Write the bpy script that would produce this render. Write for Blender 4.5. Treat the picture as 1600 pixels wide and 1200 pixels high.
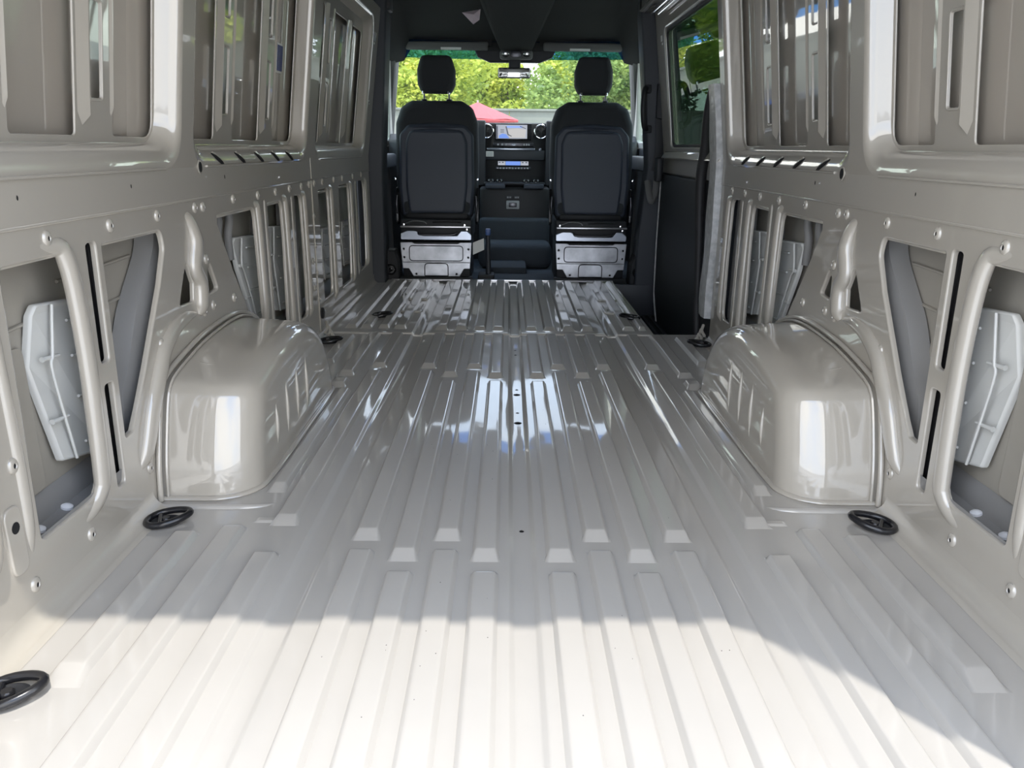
import bpy, bmesh, math, random
from mathutils import Vector, Matrix
from mathutils.geometry import tessellate_polygon

# ------------------------------------------------------------------ reset
for o in list(bpy.data.objects): bpy.data.objects.remove(o, do_unlink=True)
scene = bpy.context.scene
COL = scene.collection
rnd = random.Random(7)

# ------------------------------------------------------------------ camera
PITCH, YAW, ROLL = math.radians(17.10), math.radians(0.4526), math.radians(0.6084)
cam_d = bpy.data.cameras.new('camera'); cam = bpy.data.objects.new('camera', cam_d); COL.objects.link(cam)
cam_d.sensor_fit = 'HORIZONTAL'; cam_d.sensor_width = 36.0; cam_d.lens = 36.0 * 1200.0 / 1600.0
cam_d.clip_start = 0.02; cam_d.clip_end = 500
_f = Vector((math.sin(YAW)*math.cos(PITCH), math.cos(YAW)*math.cos(PITCH), -math.sin(PITCH)))
_r0 = Vector((math.cos(YAW), -math.sin(YAW), 0)); _u0 = _r0.cross(_f)
_r = _r0*math.cos(ROLL) + _u0*math.sin(ROLL); _u = -_r0*math.sin(ROLL) + _u0*math.cos(ROLL)
cam.matrix_world = Matrix(((_r.x, _u.x, -_f.x, -0.039), (_r.y, _u.y, -_f.y, 0.0), (_r.z, _u.z, -_f.z, 0.85), (0, 0, 0, 1)))
scene.camera = cam

# ------------------------------------------------------------------ light
SUN_STRENGTH, SKY_STRENGTH, EXPOSURE = 3.9, 4.0, 0.12
SUN_TRAVEL = Vector((-0.232, 0.315, -1.0))
sun_d = bpy.data.lights.new('sun', 'SUN'); sun = bpy.data.objects.new('sun', sun_d); COL.objects.link(sun)
sun_d.energy = SUN_STRENGTH; sun_d.angle = math.radians(0.8); sun_d.color = (1.0, 0.955, 0.88)
sun.rotation_euler = SUN_TRAVEL.to_track_quat('-Z', 'Y').to_euler(); sun.location = (3, -4, 12)

world = bpy.data.worlds.new('sky'); scene.world = world; world.use_nodes = True
nt = world.node_tree; nt.nodes.clear()
tc = nt.nodes.new('ShaderNodeTexCoord'); sep = nt.nodes.new('ShaderNodeSeparateXYZ')
ramp = nt.nodes.new('ShaderNodeValToRGB'); noi = nt.nodes.new('ShaderNodeTexNoise'); cr2 = nt.nodes.new('ShaderNodeValToRGB')
mix = nt.nodes.new('ShaderNodeMix'); mix.data_type = 'RGBA'
bg = nt.nodes.new('ShaderNodeBackground'); out = nt.nodes.new('ShaderNodeOutputWorld')
ramp.color_ramp.elements[0].position = 0.0; ramp.color_ramp.elements[0].color = (0.80, 0.88, 1.0, 1)
ramp.color_ramp.elements[1].position = 0.9; ramp.color_ramp.elements[1].color = (0.36, 0.58, 1.0, 1)
noi.inputs['Scale'].default_value = 2.6; noi.inputs['Detail'].default_value = 6
cr2.color_ramp.elements[0].position = 0.42; cr2.color_ramp.elements[0].color = (0, 0, 0, 1)
cr2.color_ramp.elements[1].position = 0.60; cr2.color_ramp.elements[1].color = (1, 1, 1, 1)
nt.links.new(tc.outputs['Generated'], sep.inputs[0]); nt.links.new(sep.outputs['Z'], ramp.inputs[0])
nt.links.new(tc.outputs['Generated'], noi.inputs['Vector']); nt.links.new(noi.outputs['Fac'], cr2.inputs[0])
nt.links.new(cr2.outputs[0], mix.inputs[0]); nt.links.new(ramp.outputs[0], mix.inputs[6]); mix.inputs[7].default_value = (1.0, 0.99, 0.97, 1)
nt.links.new(mix.outputs[2], bg.inputs[0]); bg.inputs[1].default_value = SKY_STRENGTH
nt.links.new(bg.outputs[0], out.inputs[0])

vs = scene.view_settings
vs.view_transform = 'Standard'; vs.look = 'None'; vs.gamma = 1.0; vs.use_curve_mapping = False; vs.exposure = EXPOSURE

# ------------------------------------------------------------------ materials
MATS = {}
def mat(name, col, rough=0.5, metal=0.0, coat=0.0, coat_rough=0.05, noise=None, bump=None, emit=None, spec=None, coat_ior=1.5):
    """noise=(scale, amount) mottles the colour; bump=(scale, strength) gives fine relief"""
    m = bpy.data.materials.new(name); m.use_nodes = True; n = m.node_tree; b = n.nodes['Principled BSDF']
    b.inputs['Base Color'].default_value = (*col, 1); b.inputs['Roughness'].default_value = rough; b.inputs['Metallic'].default_value = metal
    if coat: b.inputs['Coat Weight'].default_value = coat; b.inputs['Coat Roughness'].default_value = coat_rough; b.inputs['Coat IOR'].default_value = coat_ior
    if spec is not None: b.inputs['Specular IOR Level'].default_value = spec
    if noise or bump:
        t = n.nodes.new('ShaderNodeTexCoord')
    if noise:
        x = n.nodes.new('ShaderNodeTexNoise'); x.inputs['Scale'].default_value = noise[0]; x.inputs['Detail'].default_value = 5
        r = n.nodes.new('ShaderNodeValToRGB')
        a = noise[1]
        r.color_ramp.elements[0].position = 0.35; r.color_ramp.elements[1].position = 0.68
        r.color_ramp.elements[0].color = (*[c*(1-a) for c in col], 1); r.color_ramp.elements[1].color = (*[min(1, c*(1+a)) for c in col], 1)
        n.links.new(t.outputs['Object'], x.inputs['Vector']); n.links.new(x.outputs['Fac'], r.inputs[0]); n.links.new(r.outputs[0], b.inputs['Base Color'])
    if bump:
        x = n.nodes.new('ShaderNodeTexNoise'); x.inputs['Scale'].default_value = bump[0]; x.inputs['Detail'].default_value = 3
        k = n.nodes.new('ShaderNodeBump'); k.inputs['Strength'].default_value = bump[1]; k.inputs['Distance'].default_value = 0.01
        n.links.new(t.outputs['Object'], x.inputs['Vector']); n.links.new(x.outputs['Fac'], k.inputs['Height']); n.links.new(k.outputs[0], b.inputs['Normal'])
        if coat: n.links.new(k.outputs[0], b.inputs['Coat Normal'])
    if emit: b.inputs['Emission Color'].default_value = (*emit[0], 1); b.inputs['Emission Strength'].default_value = emit[1]
    MATS[name] = m; return m

def glass(name, tint, gloss=1.0, haze=0.0, hazecol=(0.8, 0.85, 0.85)):
    """thin pane: tinted see-through mixed with a Fresnel mirror and a pale diffuse layer that paints in haze"""
    m = bpy.data.materials.new(name); m.use_nodes = True; n = m.node_tree; n.nodes.clear()
    o = n.nodes.new('ShaderNodeOutputMaterial'); tr = n.nodes.new('ShaderNodeBsdfTransparent'); gl = n.nodes.new('ShaderNodeBsdfGlossy')
    lw = n.nodes.new('ShaderNodeLayerWeight'); lw.inputs['Blend'].default_value = 0.5; mx = n.nodes.new('ShaderNodeMixShader')
    pw = n.nodes.new('ShaderNodeMath'); pw.operation = 'POWER'; pw.inputs[1].default_value = 5.0
    fr = n.nodes.new('ShaderNodeMath'); fr.operation = 'MULTIPLY_ADD'; fr.inputs[1].default_value = 0.92; fr.inputs[2].default_value = 0.06
    n.links.new(lw.outputs['Facing'], pw.inputs[0]); n.links.new(pw.outputs[0], fr.inputs[0])
    tr.inputs[0].default_value = (*tint, 1); gl.inputs['Roughness'].default_value = 0.0; gl.inputs['Color'].default_value = (gloss, gloss, gloss, 1)
    n.links.new(fr.outputs[0], mx.inputs[0]); n.links.new(tr.outputs[0], mx.inputs[1]); n.links.new(gl.outputs[0], mx.inputs[2])
    last = mx
    if haze:
        df = n.nodes.new('ShaderNodeBsdfDiffuse'); df.inputs[0].default_value = (*hazecol, 1)
        m2 = n.nodes.new('ShaderNodeMixShader'); m2.inputs[0].default_value = haze
        n.links.new(mx.outputs[0], m2.inputs[1]); n.links.new(df.outputs[0], m2.inputs[2]); last = m2
    n.links.new(last.outputs[0], o.inputs[0]); MATS[name] = m; return m

mat('paint', (0.440, 0.405, 0.350), 0.34, coat=1.0, coat_rough=0.02, bump=(4, 0.03), coat_ior=1.8)
mat('floor_paint', (0.435, 0.412, 0.380), 0.36, coat=0.9, coat_rough=0.04, noise=(3, 0.03), bump=(5, 0.02), coat_ior=1.7)
mat('skin', (0.36, 0.335, 0.29), 0.5, coat=0.25, coat_rough=0.2, noise=(4, 0.07))
mat('panel_skin', (0.40, 0.358, 0.305), 0.3, coat=1.0, coat_rough=0.03, bump=(2.5, 0.05), coat_ior=1.8)
mat('stiffener', (0.60, 0.60, 0.575), 0.42, coat=0.3, coat_rough=0.15)
mat('mastic', (0.25, 0.245, 0.24), 0.5)
mat('black_gloss', (0.012, 0.012, 0.014), 0.22)
mat('black', (0.014, 0.015, 0.018), 0.55)
mat('trim', (0.030, 0.034, 0.042), 0.5, bump=(350, 0.06))
mat('trim_dark', (0.008, 0.009, 0.011), 0.6)
mat('fabric', (0.034, 0.038, 0.042), 0.85, bump=(420, 0.25))
mat('seat_shell', (0.046, 0.056, 0.078), 0.5, bump=(500, 0.08))
mat('headliner', (0.028, 0.028, 0.027), 0.9, bump=(300, 0.15))
mat('visor', (0.12, 0.12, 0.115), 0.7)
mat('carpet', (0.045, 0.055, 0.068), 0.85, bump=(200, 0.3))
mat('galvanised', (0.44, 0.45, 0.48), 0.38, metal=0.75, noise=(9, 0.28))
mat('steel_dark', (0.10, 0.10, 0.11), 0.3, metal=0.9)
mat('steel', (0.55, 0.55, 0.57), 0.28, metal=0.9)
mat('chrome', (0.85, 0.85, 0.86), 0.12, metal=1.0)
mat('silver', (0.50, 0.54, 0.62), 0.25, metal=0.7)
mat('daylight_white', (0.85, 0.86, 0.90), 0.4)  # white standing in for daylight through the sill holes
mat('hole', (0.006, 0.006, 0.007), 0.9)
mat('label_white', (0.80, 0.80, 0.78), 0.6)
mat('label_grey', (0.42, 0.43, 0.45), 0.6)
mat('paper_pink', (0.66, 0.55, 0.60), 0.8)
mat('blue', (0.03, 0.05, 0.20), 0.45)
mat('cap_blue', (0.06, 0.12, 0.32), 0.4)
mat('rubber', (0.020, 0.019, 0.020), 0.6)  # seals and plug; also paints the shade inside the box sections
mat('film', (0.45, 0.45, 0.44), 0.35, noise=(30, 0.2), bump=(25, 0.5))
mat('screen', (0.02, 0.02, 0.03), 0.2, emit=((0.42, 0.45, 0.52), 0.75))
mat('screen_blue', (0.02, 0.02, 0.03), 0.2, emit=((0.10, 0.24, 0.75), 0.9))
mat('screen_land', (0.02, 0.02, 0.03), 0.2, emit=((0.62, 0.60, 0.58), 0.7))
mat('screen_sky', (0.02, 0.02, 0.03), 0.2, emit=((0.22, 0.36, 0.85), 0.9))
mat('screen_dark', (0.02, 0.02, 0.03), 0.2, emit=((0.03, 0.035, 0.05), 0.8))
mat('pavement', (0.46, 0.44, 0.40), 0.9, noise=(0.8, 0.12))
mat('bark', (0.10, 0.075, 0.055), 0.9, noise=(6, 0.3))
mat('canopy', (0.46, 0.085, 0.095), 0.8)
mat('reflection_grey', (0.17, 0.185, 0.165), 0.85, noise=(0.6, 0.1))  # grey of the windscreen reflection, put on the added wall
mat('post', (0.36, 0.34, 0.33), 0.8)
mat('roof_paint', (0.36, 0.35, 0.33), 0.45)
mat('mirror', (0.9, 0.92, 0.92), 0.03, metal=1.0)
glass('glass_front', (0.95, 0.97, 0.94), 0.9, 0.09)
glass('glass_band', (0.05, 0.20, 0.50), 0.8, 0.05, (0.1, 0.4, 0.7))
glass('glass_tint', (0.24, 0.30, 0.25), 1.0)
glass('glass_side', (0.85, 0.93, 0.89), 1.0)
def leafmat(name, col, trans):
    m = bpy.data.materials.new(name); m.use_nodes = True; n = m.node_tree; b = n.nodes['Principled BSDF']
    x = n.nodes.new('ShaderNodeTexNoise'); x.inputs['Scale'].default_value = 0.9; x.inputs['Detail'].default_value = 4
    t = n.nodes.new('ShaderNodeTexCoord'); r = n.nodes.new('ShaderNodeValToRGB')
    r.color_ramp.elements[0].position = .3; r.color_ramp.elements[1].position = .7
    r.color_ramp.elements[0].color = (col[0]*.55, col[1]*.7, col[2]*.7, 1); r.color_ramp.elements[1].color = (min(1, col[0]*1.35), min(1, col[1]*1.2), col[2]*1.1, 1)
    n.links.new(t.outputs['Object'], x.inputs['Vector']); n.links.new(x.outputs['Fac'], r.inputs[0]); n.links.new(r.outputs[0], b.inputs['Base Color'])
    b.inputs['Roughness'].default_value = 0.6
    tl = n.nodes.new('ShaderNodeBsdfTranslucent'); n.links.new(r.outputs[0], tl.inputs[0])
    mx = n.nodes.new('ShaderNodeMixShader'); mx.inputs[0].default_value = trans
    o = n.nodes['Material Output']; n.links.new(b.outputs[0], mx.inputs[1]); n.links.new(tl.outputs[0], mx.inputs[2]); n.links.new(mx.outputs[0], o.inputs[0])
    MATS[name] = m
leafmat('leaf_bright', (0.50, 0.58, 0.11), 0.35)
leafmat('leaf_mid', (0.30, 0.42, 0.12), 0.35)
leafmat('leaf_dark', (0.07, 0.15, 0.06), 0.25)

# ------------------------------------------------------------------ builders
def link(name, me, m=None, parent=None, smooth=None):
    o = bpy.data.objects.new(name, me); COL.objects.link(o)
    if m: me.materials.append(MATS[m])
    if parent is not None:
        o.parent = parent; o.matrix_parent_inverse = Matrix.Translation(-parent.location)
    if smooth is not None:
        for p in me.polygons: p.use_smooth = True
        me.set_sharp_from_angle(angle=math.radians(smooth))
    return o

def mk(name, V, F, m=None, parent=None, smooth=None, recalc=True, flat=None):
    me = bpy.data.meshes.new(name); me.from_pydata([tuple(v) for v in V], [], F); me.update()
    if recalc:
        b = bmesh.new(); b.from_mesh(me); bmesh.ops.recalc_face_normals(b, faces=b.faces); b.to_mesh(me); b.free()
    o = link(name, me, m, parent, smooth)
    if flat:
        for i in flat: me.polygons[i].use_smooth = False
    return o

def tag(o, label, cat, group=None, kind=None):
    o['label'] = label; o['category'] = cat
    if group: o['group'] = group
    if kind: o['kind'] = kind
    return o

def empty(name, loc, label=None, cat=None, group=None, kind=None):
    o = bpy.data.objects.new(name, None); COL.objects.link(o); o.location = loc; o.empty_display_size = 0.1
    if label: tag(o, label, cat, group, kind)
    return o

def rbox(name, lo, hi, m, parent=None, b=0.004, seg=2, fn=None):
    """box with rounded edges"""
    bm = bmesh.new(); bmesh.ops.create_cube(bm, size=1.0)
    for v in bm.verts: v.co = Vector([(lo[i]+hi[i])/2 + v.co[i]*(hi[i]-lo[i]) for i in range(3)])
    if b > 0: bmesh.ops.bevel(bm, geom=bm.edges[:], offset=b, segments=seg, profile=0.5, affect='EDGES', clamp_overlap=True)
    if fn:
        for v in bm.verts: v.co = Vector(fn(v.co))
    me = bpy.data.meshes.new(name); bm.to_mesh(me); bm.free()
    return link(name, me, m, parent, 40)

def catmull(P, n=6):
    P = [Vector(p) for p in P]
    if len(P) < 3: return P
    Q = [P[0]*2-P[1]] + P + [P[-1]*2-P[-2]]; o = []
    for i in range(1, len(Q)-2):
        p0, p1, p2, p3 = Q[i-1:i+3]
        for k in range(n):
            t = k/n
            o.append(0.5*((2*p1) + (p2-p0)*t + (2*p0-5*p1+4*p2-p3)*t*t + (3*p1-p0-3*p2+p3)*t**3))
    o.append(P[-1]); return o

def sweep(name, path, r, m, parent=None, n=12, smooth_path=5, closed=False, flatten=None):
    """tube along a path; r number or list; flatten=(axis, factor) squashes the section"""
    P = catmull(path, smooth_path) if smooth_path and not closed else [Vector(p) for p in path]
    N = len(P); V = []; F = []
    R = r if isinstance(r, (list, tuple)) else None
    up = None
    for i, p in enumerate(P):
        a = P[(i-1) % N] if (closed or i > 0) else p; c = P[(i+1) % N] if (closed or i < N-1) else p
        t = (c-a).normalized()
        if up is None: up = Vector((1, 0, 0)) if abs(t.x) < 0.8 else Vector((0, 0, 1))
        s = t.cross(up).normalized(); u = s.cross(t).normalized(); up = u
        if R is not None:
            f = i/(N-1)*(len(R)-1); k = min(int(f), len(R)-2); rr = R[k]+(R[k+1]-R[k])*(f-k)
        else: rr = r
        for j in range(n):
            an = 2*math.pi*j/n; d = s*math.cos(an)+u*math.sin(an)
            if flatten: d = Vector([d[q]*(flatten[1] if q == flatten[0] else 1) for q in range(3)])
            V.append(p+d*rr)
    M = N if closed else N-1
    for i in range(M):
        for j in range(n):
            a = i*n+j; b_ = i*n+(j+1) % n; c = ((i+1) % N)*n+(j+1) % n; d = ((i+1) % N)*n+j
            F.append((a, b_, c, d))
    if not closed:
        F.append(tuple(range(n-1, -1, -1))); F.append(tuple((N-1)*n+j for j in range(n)))
    return mk(name, V, F, m, parent, 50)

def lathe(name, prof, origin, axis, m, parent=None, n=16, sx=1.0, ref=None):
    """prof = [(radius, height along axis)]; sx stretches along the first perpendicular"""
    ax = Vector(axis).normalized(); r = Vector(ref) if ref else (Vector((0, 0, 1)) if abs(ax.z) < 0.9 else Vector((0, 1, 0)))
    e1 = (r - ax*r.dot(ax)).normalized(); e2 = ax.cross(e1); O = Vector(origin); V = []; F = []
    for (q, h) in prof:
        for j in range(n):
            a = 2*math.pi*j/n; V.append(O + ax*h + e1*(q*sx*math.cos(a)) + e2*(q*math.sin(a)))
    for i in range(len(prof)-1):
        for j in range(n):
            F.append((i*n+j, i*n+(j+1) % n, (i+1)*n+(j+1) % n, (i+1)*n+j))
    if prof[0][0] > 1e-6: F.append(tuple(range(n-1, -1, -1)))
    if prof[-1][0] > 1e-6: F.append(tuple((len(prof)-1)*n+j for j in range(n)))
    return mk(name, V, F, m, parent, 45)

def rpoly(pts, r, n=5):
    """polygon with rounded corners; r number or list"""
    o = []; N = len(pts)
    for i in range(N):
        p = Vector(pts[i]); a = Vector(pts[i-1]); c = Vector(pts[(i+1) % N]); rr = r[i] if isinstance(r, (list, tuple)) else r
        da = (a-p); dc = (c-p); la, lc = da.length, dc.length
        if rr <= 0 or la < 1e-6 or lc < 1e-6: o.append(p); continue
        da /= la; dc /= lc; ang = math.acos(max(-1, min(1, da.dot(dc)))); 
        if ang > 3.1: o.append(p); continue
        L = min(rr/math.tan(ang/2), la*0.48, lc*0.48)
        p0 = p+da*L; p1 = p+dc*L
        for k in range(n+1):
            t = k/n; o.append(p0*(1-t)**2 + p*2*t*(1-t) + p1*t*t)
    return o

def rrect(y0, y1, z0, z1, r, n=5): return rpoly([(y0, z0), (y1, z0), (y1, z1), (y0, z1)], r, n)

def area2(L): return 0.5*sum(L[i][0]*L[(i+1) % len(L)][1]-L[(i+1) % len(L)][0]*L[i][1] for i in range(len(L)))

def offset_loop(L, d):
    """move every point to the left of travel by d (inside of a counter-clockwise loop)"""
    o = []; N = len(L)
    for i in range(N):
        a, p, c = L[i-1], L[i], L[(i+1) % N]
        e1 = (p-a); e2 = (c-p)
        if e1.length < 1e-9: e1 = e2
        if e2.length < 1e-9: e2 = e1
        n1 = Vector((-e1.y, e1.x)).normalized(); n2 = Vector((-e2.y, e2.x)).normalized(); s = (n1+n2)
        if s.length < 1e-6: s = n1
        s.normalize(); k = max(0.5, s.dot(n1)); o.append(p+s*(d/k))
    return o

def sheet(name, outer, holes, thick, bev, fn, m, parent=None, seg=3, back=True, bev_outer=None):
    """pressed sheet with rounded edges: 2D outline + holes; fn(u, v, depth) gives the 3D point"""
    loops = []
    bo = bev if bev_outer is None else bev_outer
    for k, L in enumerate([outer]+list(holes)):
        L = [Vector((p[0], p[1])) for p in L]
        a = area2(L)
        if (k == 0 and a < 0) or (k > 0 and a > 0): L.reverse()
        loops.append(L)
    V = []; F = []; flat = []; tops = []; bots = []
    for k, L in enumerate(loops):
        b = bo if k == 0 else bev
        rings = []
        if b > 0:
            for q in range(seg+1):
                an = math.pi/2*q/seg
                rings.append((offset_loop(L, b*(1-math.sin(an))), b*(1-math.cos(an))))
        else: rings.append((L, 0.0))
        rings.append((L, thick))
        base = len(V); n = len(L)
        for R, d in rings:
            for p in R: V.append(fn(p.x, p.y, d))
        for q in range(len(rings)-1):
            for i in range(n):
                F.append((base+q*n+i, base+q*n+(i+1) % n, base+(q+1)*n+(i+1) % n, base+(q+1)*n+i))
        tops.append((base, rings[0][0])); bots.append((base+(len(rings)-1)*n, L))
    for group in ((tops, bots) if back else (tops,)):
        idx = []; polys = []
        for base, R in group:
            polys.append([Vector((p.x, p.y, 0)) for p in R]); idx += list(range(base, base+len(R)))
        for t in tessellate_polygon(polys):
            f = tuple(idx[i] for i in t)
            if len(set(f)) == 3: flat.append(len(F)); F.append(f)
    me = bpy.data.meshes.new(name); me.from_pydata([tuple(v) for v in V], [], F); me.update()
    bm = bmesh.new(); bm.from_mesh(me); bmesh.ops.recalc_face_normals(bm, faces=bm.faces); bm.to_mesh(me); bm.free()
    o = link(name, me, m, parent, 50)
    for i in flat: me.polygons[i].use_smooth = False
    return o

def loft(name, rings, m, parent=None, closed=True, cap0=False, cap1=False, smooth=50):
    V = [p for R in rings for p in R]; n = len(rings[0]); F = []
    for i in range(len(rings)-1):
        for j in range(n if closed else n-1):
            F.append((i*n+j, i*n+(j+1) % n, (i+1)*n+(j+1) % n, (i+1)*n+j))
    if cap0: F.append(tuple(range(n-1, -1, -1)))
    if cap1: F.append(tuple((len(rings)-1)*n+j for j in range(n)))
    return mk(name, V, F, m, parent, smooth)

# body section: face of the inner skin, leaning inwards above the belt
TILT = 0.13
def face_x(z, d=0.0): return 0.90 + d - (TILT*(z-0.79) if z > 0.79 else 0.0)
Y_REAR, Y_SEAM, Y_CAB = 0.72, 3.56, 5.06

# ================================================================== FLOOR
def profile_channels(x0, x1, chans, depth=0.010):
    P = [(x0, 0.0)]
    for c, w in chans:
        h = w/2
        P += [(c-h-.008, 0), (c-h-.003, -depth*.15), (c-h+.003, -depth*.85), (c-h+.008, -depth), (c+h-.008, -depth), (c+h-.003, -depth*.85), (c+h+.003, -depth*.15), (c+h+.008, 0)]
    P.append((x1, 0.0)); return P
def floor_sheet(name, x0, x1, y0, y1, zt, parent, lip=False):
    pr = profile_channels(x0, x1, [c for c in ((-.46, .05), (0.0, .05), (.46, .05)) if x0 < c[0] < x1])
    rows = [(y0, zt)]
    rows = ([(y0-.004, zt-.012), (y0-.003, zt-.003), (y0+.001, zt), (y0+.02, zt)] if lip else [(y0, zt)]) + [(y1, zt)]
    V = []; F = []; n = len(pr)
    for y, z in rows:
        for x, dz in pr: V.append((x, y, z+dz))
    for i in range(len(rows)-1):
        for j in range(n-1): F.append((i*n+j, i*n+j+1, (i+1)*n+j+1, (i+1)*n+j))
    o = mk(name, V, F, 'floor_paint', parent, 60)
    return o
floor = floor_sheet('floor', -.93, .93, Y_REAR, Y_SEAM+.03, 0.0, None)
tag(floor, 'grey painted ribbed steel load floor of the van', 'floor', kind='structure')
floor_sheet('front_floor_sheet', -.93, .662, Y_SEAM, Y_CAB, 0.006, floor, lip=True)

def rib(xc, y0, y1, w=.050, h=.0140, z=0.0, taper=.036):
    """pressed rib: long ramp at the rear end, short steep front end"""
    hw = w/2
    sec = [(-hw-.006, -.001), (-hw-.003, .0012), (-hw+.002, h*.88), (-hw+.005, h), (-hw+.009, h)]
    sec = sec + [(-x, q) for x, q in reversed(sec)]
    e = min(.014, taper*.6)
    st = [(y0, 0.0, 1.24), (y0+taper*.08, .07, 1.21), (y0+taper*.90, .95, 1.01), (y0+taper, 1, 1.0), (y0+taper*1.2, 1, 1.0),
          (y1-e*1.4, 1, 1.0), (y1-e, 1, 1.0), (y1-e*.8, .92, 1.0), (y1-e*.15, .10, 1.02), (y1, 0, 1.03)]
    rings = [[(xc+x*sc, y, z+(q*k if q > 0 else q)) for x, q in sec] for y, k, sc in st]
    return loft('floor_rib', rings, 'floor_paint', floor, closed=False, smooth=60)
for s in (-1, 1):
    for x, a, b, c, d in ((.353, 1.505, 1.552, 2.905, 2.966), (.169, 1.505, 1.552, 2.905, 2.962), (.258, 1.415, 1.462, 2.775, 2.845), (.081, 1.415, 1.462, 2.775, 2.836)):
        rib(s*x, .735, a); rib(s*x, b, c); rib(s*x, d, 3.54); rib(s*x, 3.616, 5.03, z=.006)
    rib(s*.556, .735, 1.49); rib(s*.556, 1.62, 2.905); rib(s*.553, 2.970, 3.54); rib(s*.556, 3.63, 5.03, z=.006)
    rib(s*.666, .735, 1.61); rib(s*.625, 1.80, 2.67, w=.036); rib(s*.664, 2.70, 2.80); rib(s*.662, 2.852, 3.54)
    rib(s*.765, 1.055, 1.582, taper=.05); rib(s*.775, 3.02, 3.50)
for x in (-.637, -.722, -.795): rib(x, 3.64, 5.02, z=.006, w=.045)
rib(.625, 3.64, 5.02, z=.006, w=.03)
# pressed U-shaped beads on the front sheet
for s, xs in ((-1, (-.60, -.50)), (1, (.49, .59))):
    for y0, y1 in ((4.02, 4.22), (4.38, 4.72)):
        sweep('pressed_bead', [(xs[0], y1, .010), (xs[0], y0+.03, .010), (xs[0]+.02, y0, .010), (xs[1]-.02, y0, .010), (xs[1], y0+.03, .010), (xs[1], y1, .010)], .009, 'floor_paint', floor, n=8, smooth_path=3, flatten=(2, .7))
# cross steps next to the arches
for s in (-1, 1):
    sweep('pressed_bead', [(s*.90, 1.715, -.004), (s*.74, 1.715, -.002), (s*.66, 1.72, -.004), (s*.61, 1.74, -.010)], .012, 'floor_paint', floor, n=8, smooth_path=4, flatten=(2, .9))
    rib(s*.60, 1.635, 1.66, w=.05, h=.004, taper=.006)
# drain holes down the middle channel
for y in (1.62, 2.36, 2.46, 2.66, 2.72, 3.22, 3.30):
    big = y in (2.36, 2.66)
    lathe('drain_hole', [(.013 if big else .006, -.0100), (.009 if big else .004, -.0088), (.006 if big else .002, -.0105)], (0, y, 0), (0, 0, 1), 'steel_dark', floor, n=12)

# coved strip where the floor turns up into the walls
def cove(name, s, y0, y1, label):
    rings = []
    for y in (y0, y1):
        R = [(s*.853, y, .0005), (s*.862, y, .004), (s*.868, y, .0045)]
        for k in range(6):
            a = math.pi/2*k/5; R.append((s*(.870+.03*math.sin(a)), y, .0045+.035*(1-math.cos(a))))
        R += [(s*.901, y, .06)]
        rings.append(R)
    o = loft(name, rings, 'paint', None, closed=False, smooth=60)
    return tag(o, label, 'floor edge', kind='structure')
cove('baseboard_left', -1, Y_REAR, 1.72, 'grey floor edge strip along the left wall behind the wheel arch')
cove('baseboard_right', 1, Y_REAR, 1.72, 'grey floor edge strip along the right wall behind the wheel arch')
cove('baseboard_left_front', -1, 2.80, 5.0, 'grey floor edge strip along the left wall ahead of the wheel arch')
cove('baseboard_right_front', 1, 2.80, 3.46, 'grey floor edge strip along the right wall ahead of the wheel arch')

# grit lying on the floor
gv, gf = [], []
for k in range(34):
    x = rnd.choice((-.353, -.258, -.169, -.081, .081, .169, .258, .353))+rnd.uniform(-.014, .014); y = rnd.choice((rnd.uniform(.95, 1.38), rnd.uniform(1.62, 2.6))); r = rnd.uniform(.0006, .0014); b = len(gv)
    gv += [(x-r, y-r, .0139), (x+r, y-r*.6, .0139), (x+r*.7, y+r, .0139), (x-r*.5, y+r*1.2, .0139), (x, y, .0148)]
    gf += [(b, b+1, b+4), (b+1, b+2, b+4), (b+2, b+3, b+4), (b+3, b, b+4), (b+3, b+2, b+1, b)]
tag(mk('grit', gv, gf, 'black'), 'dark specks of grit scattered on the grey floor', 'grit', kind='stuff')

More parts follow.
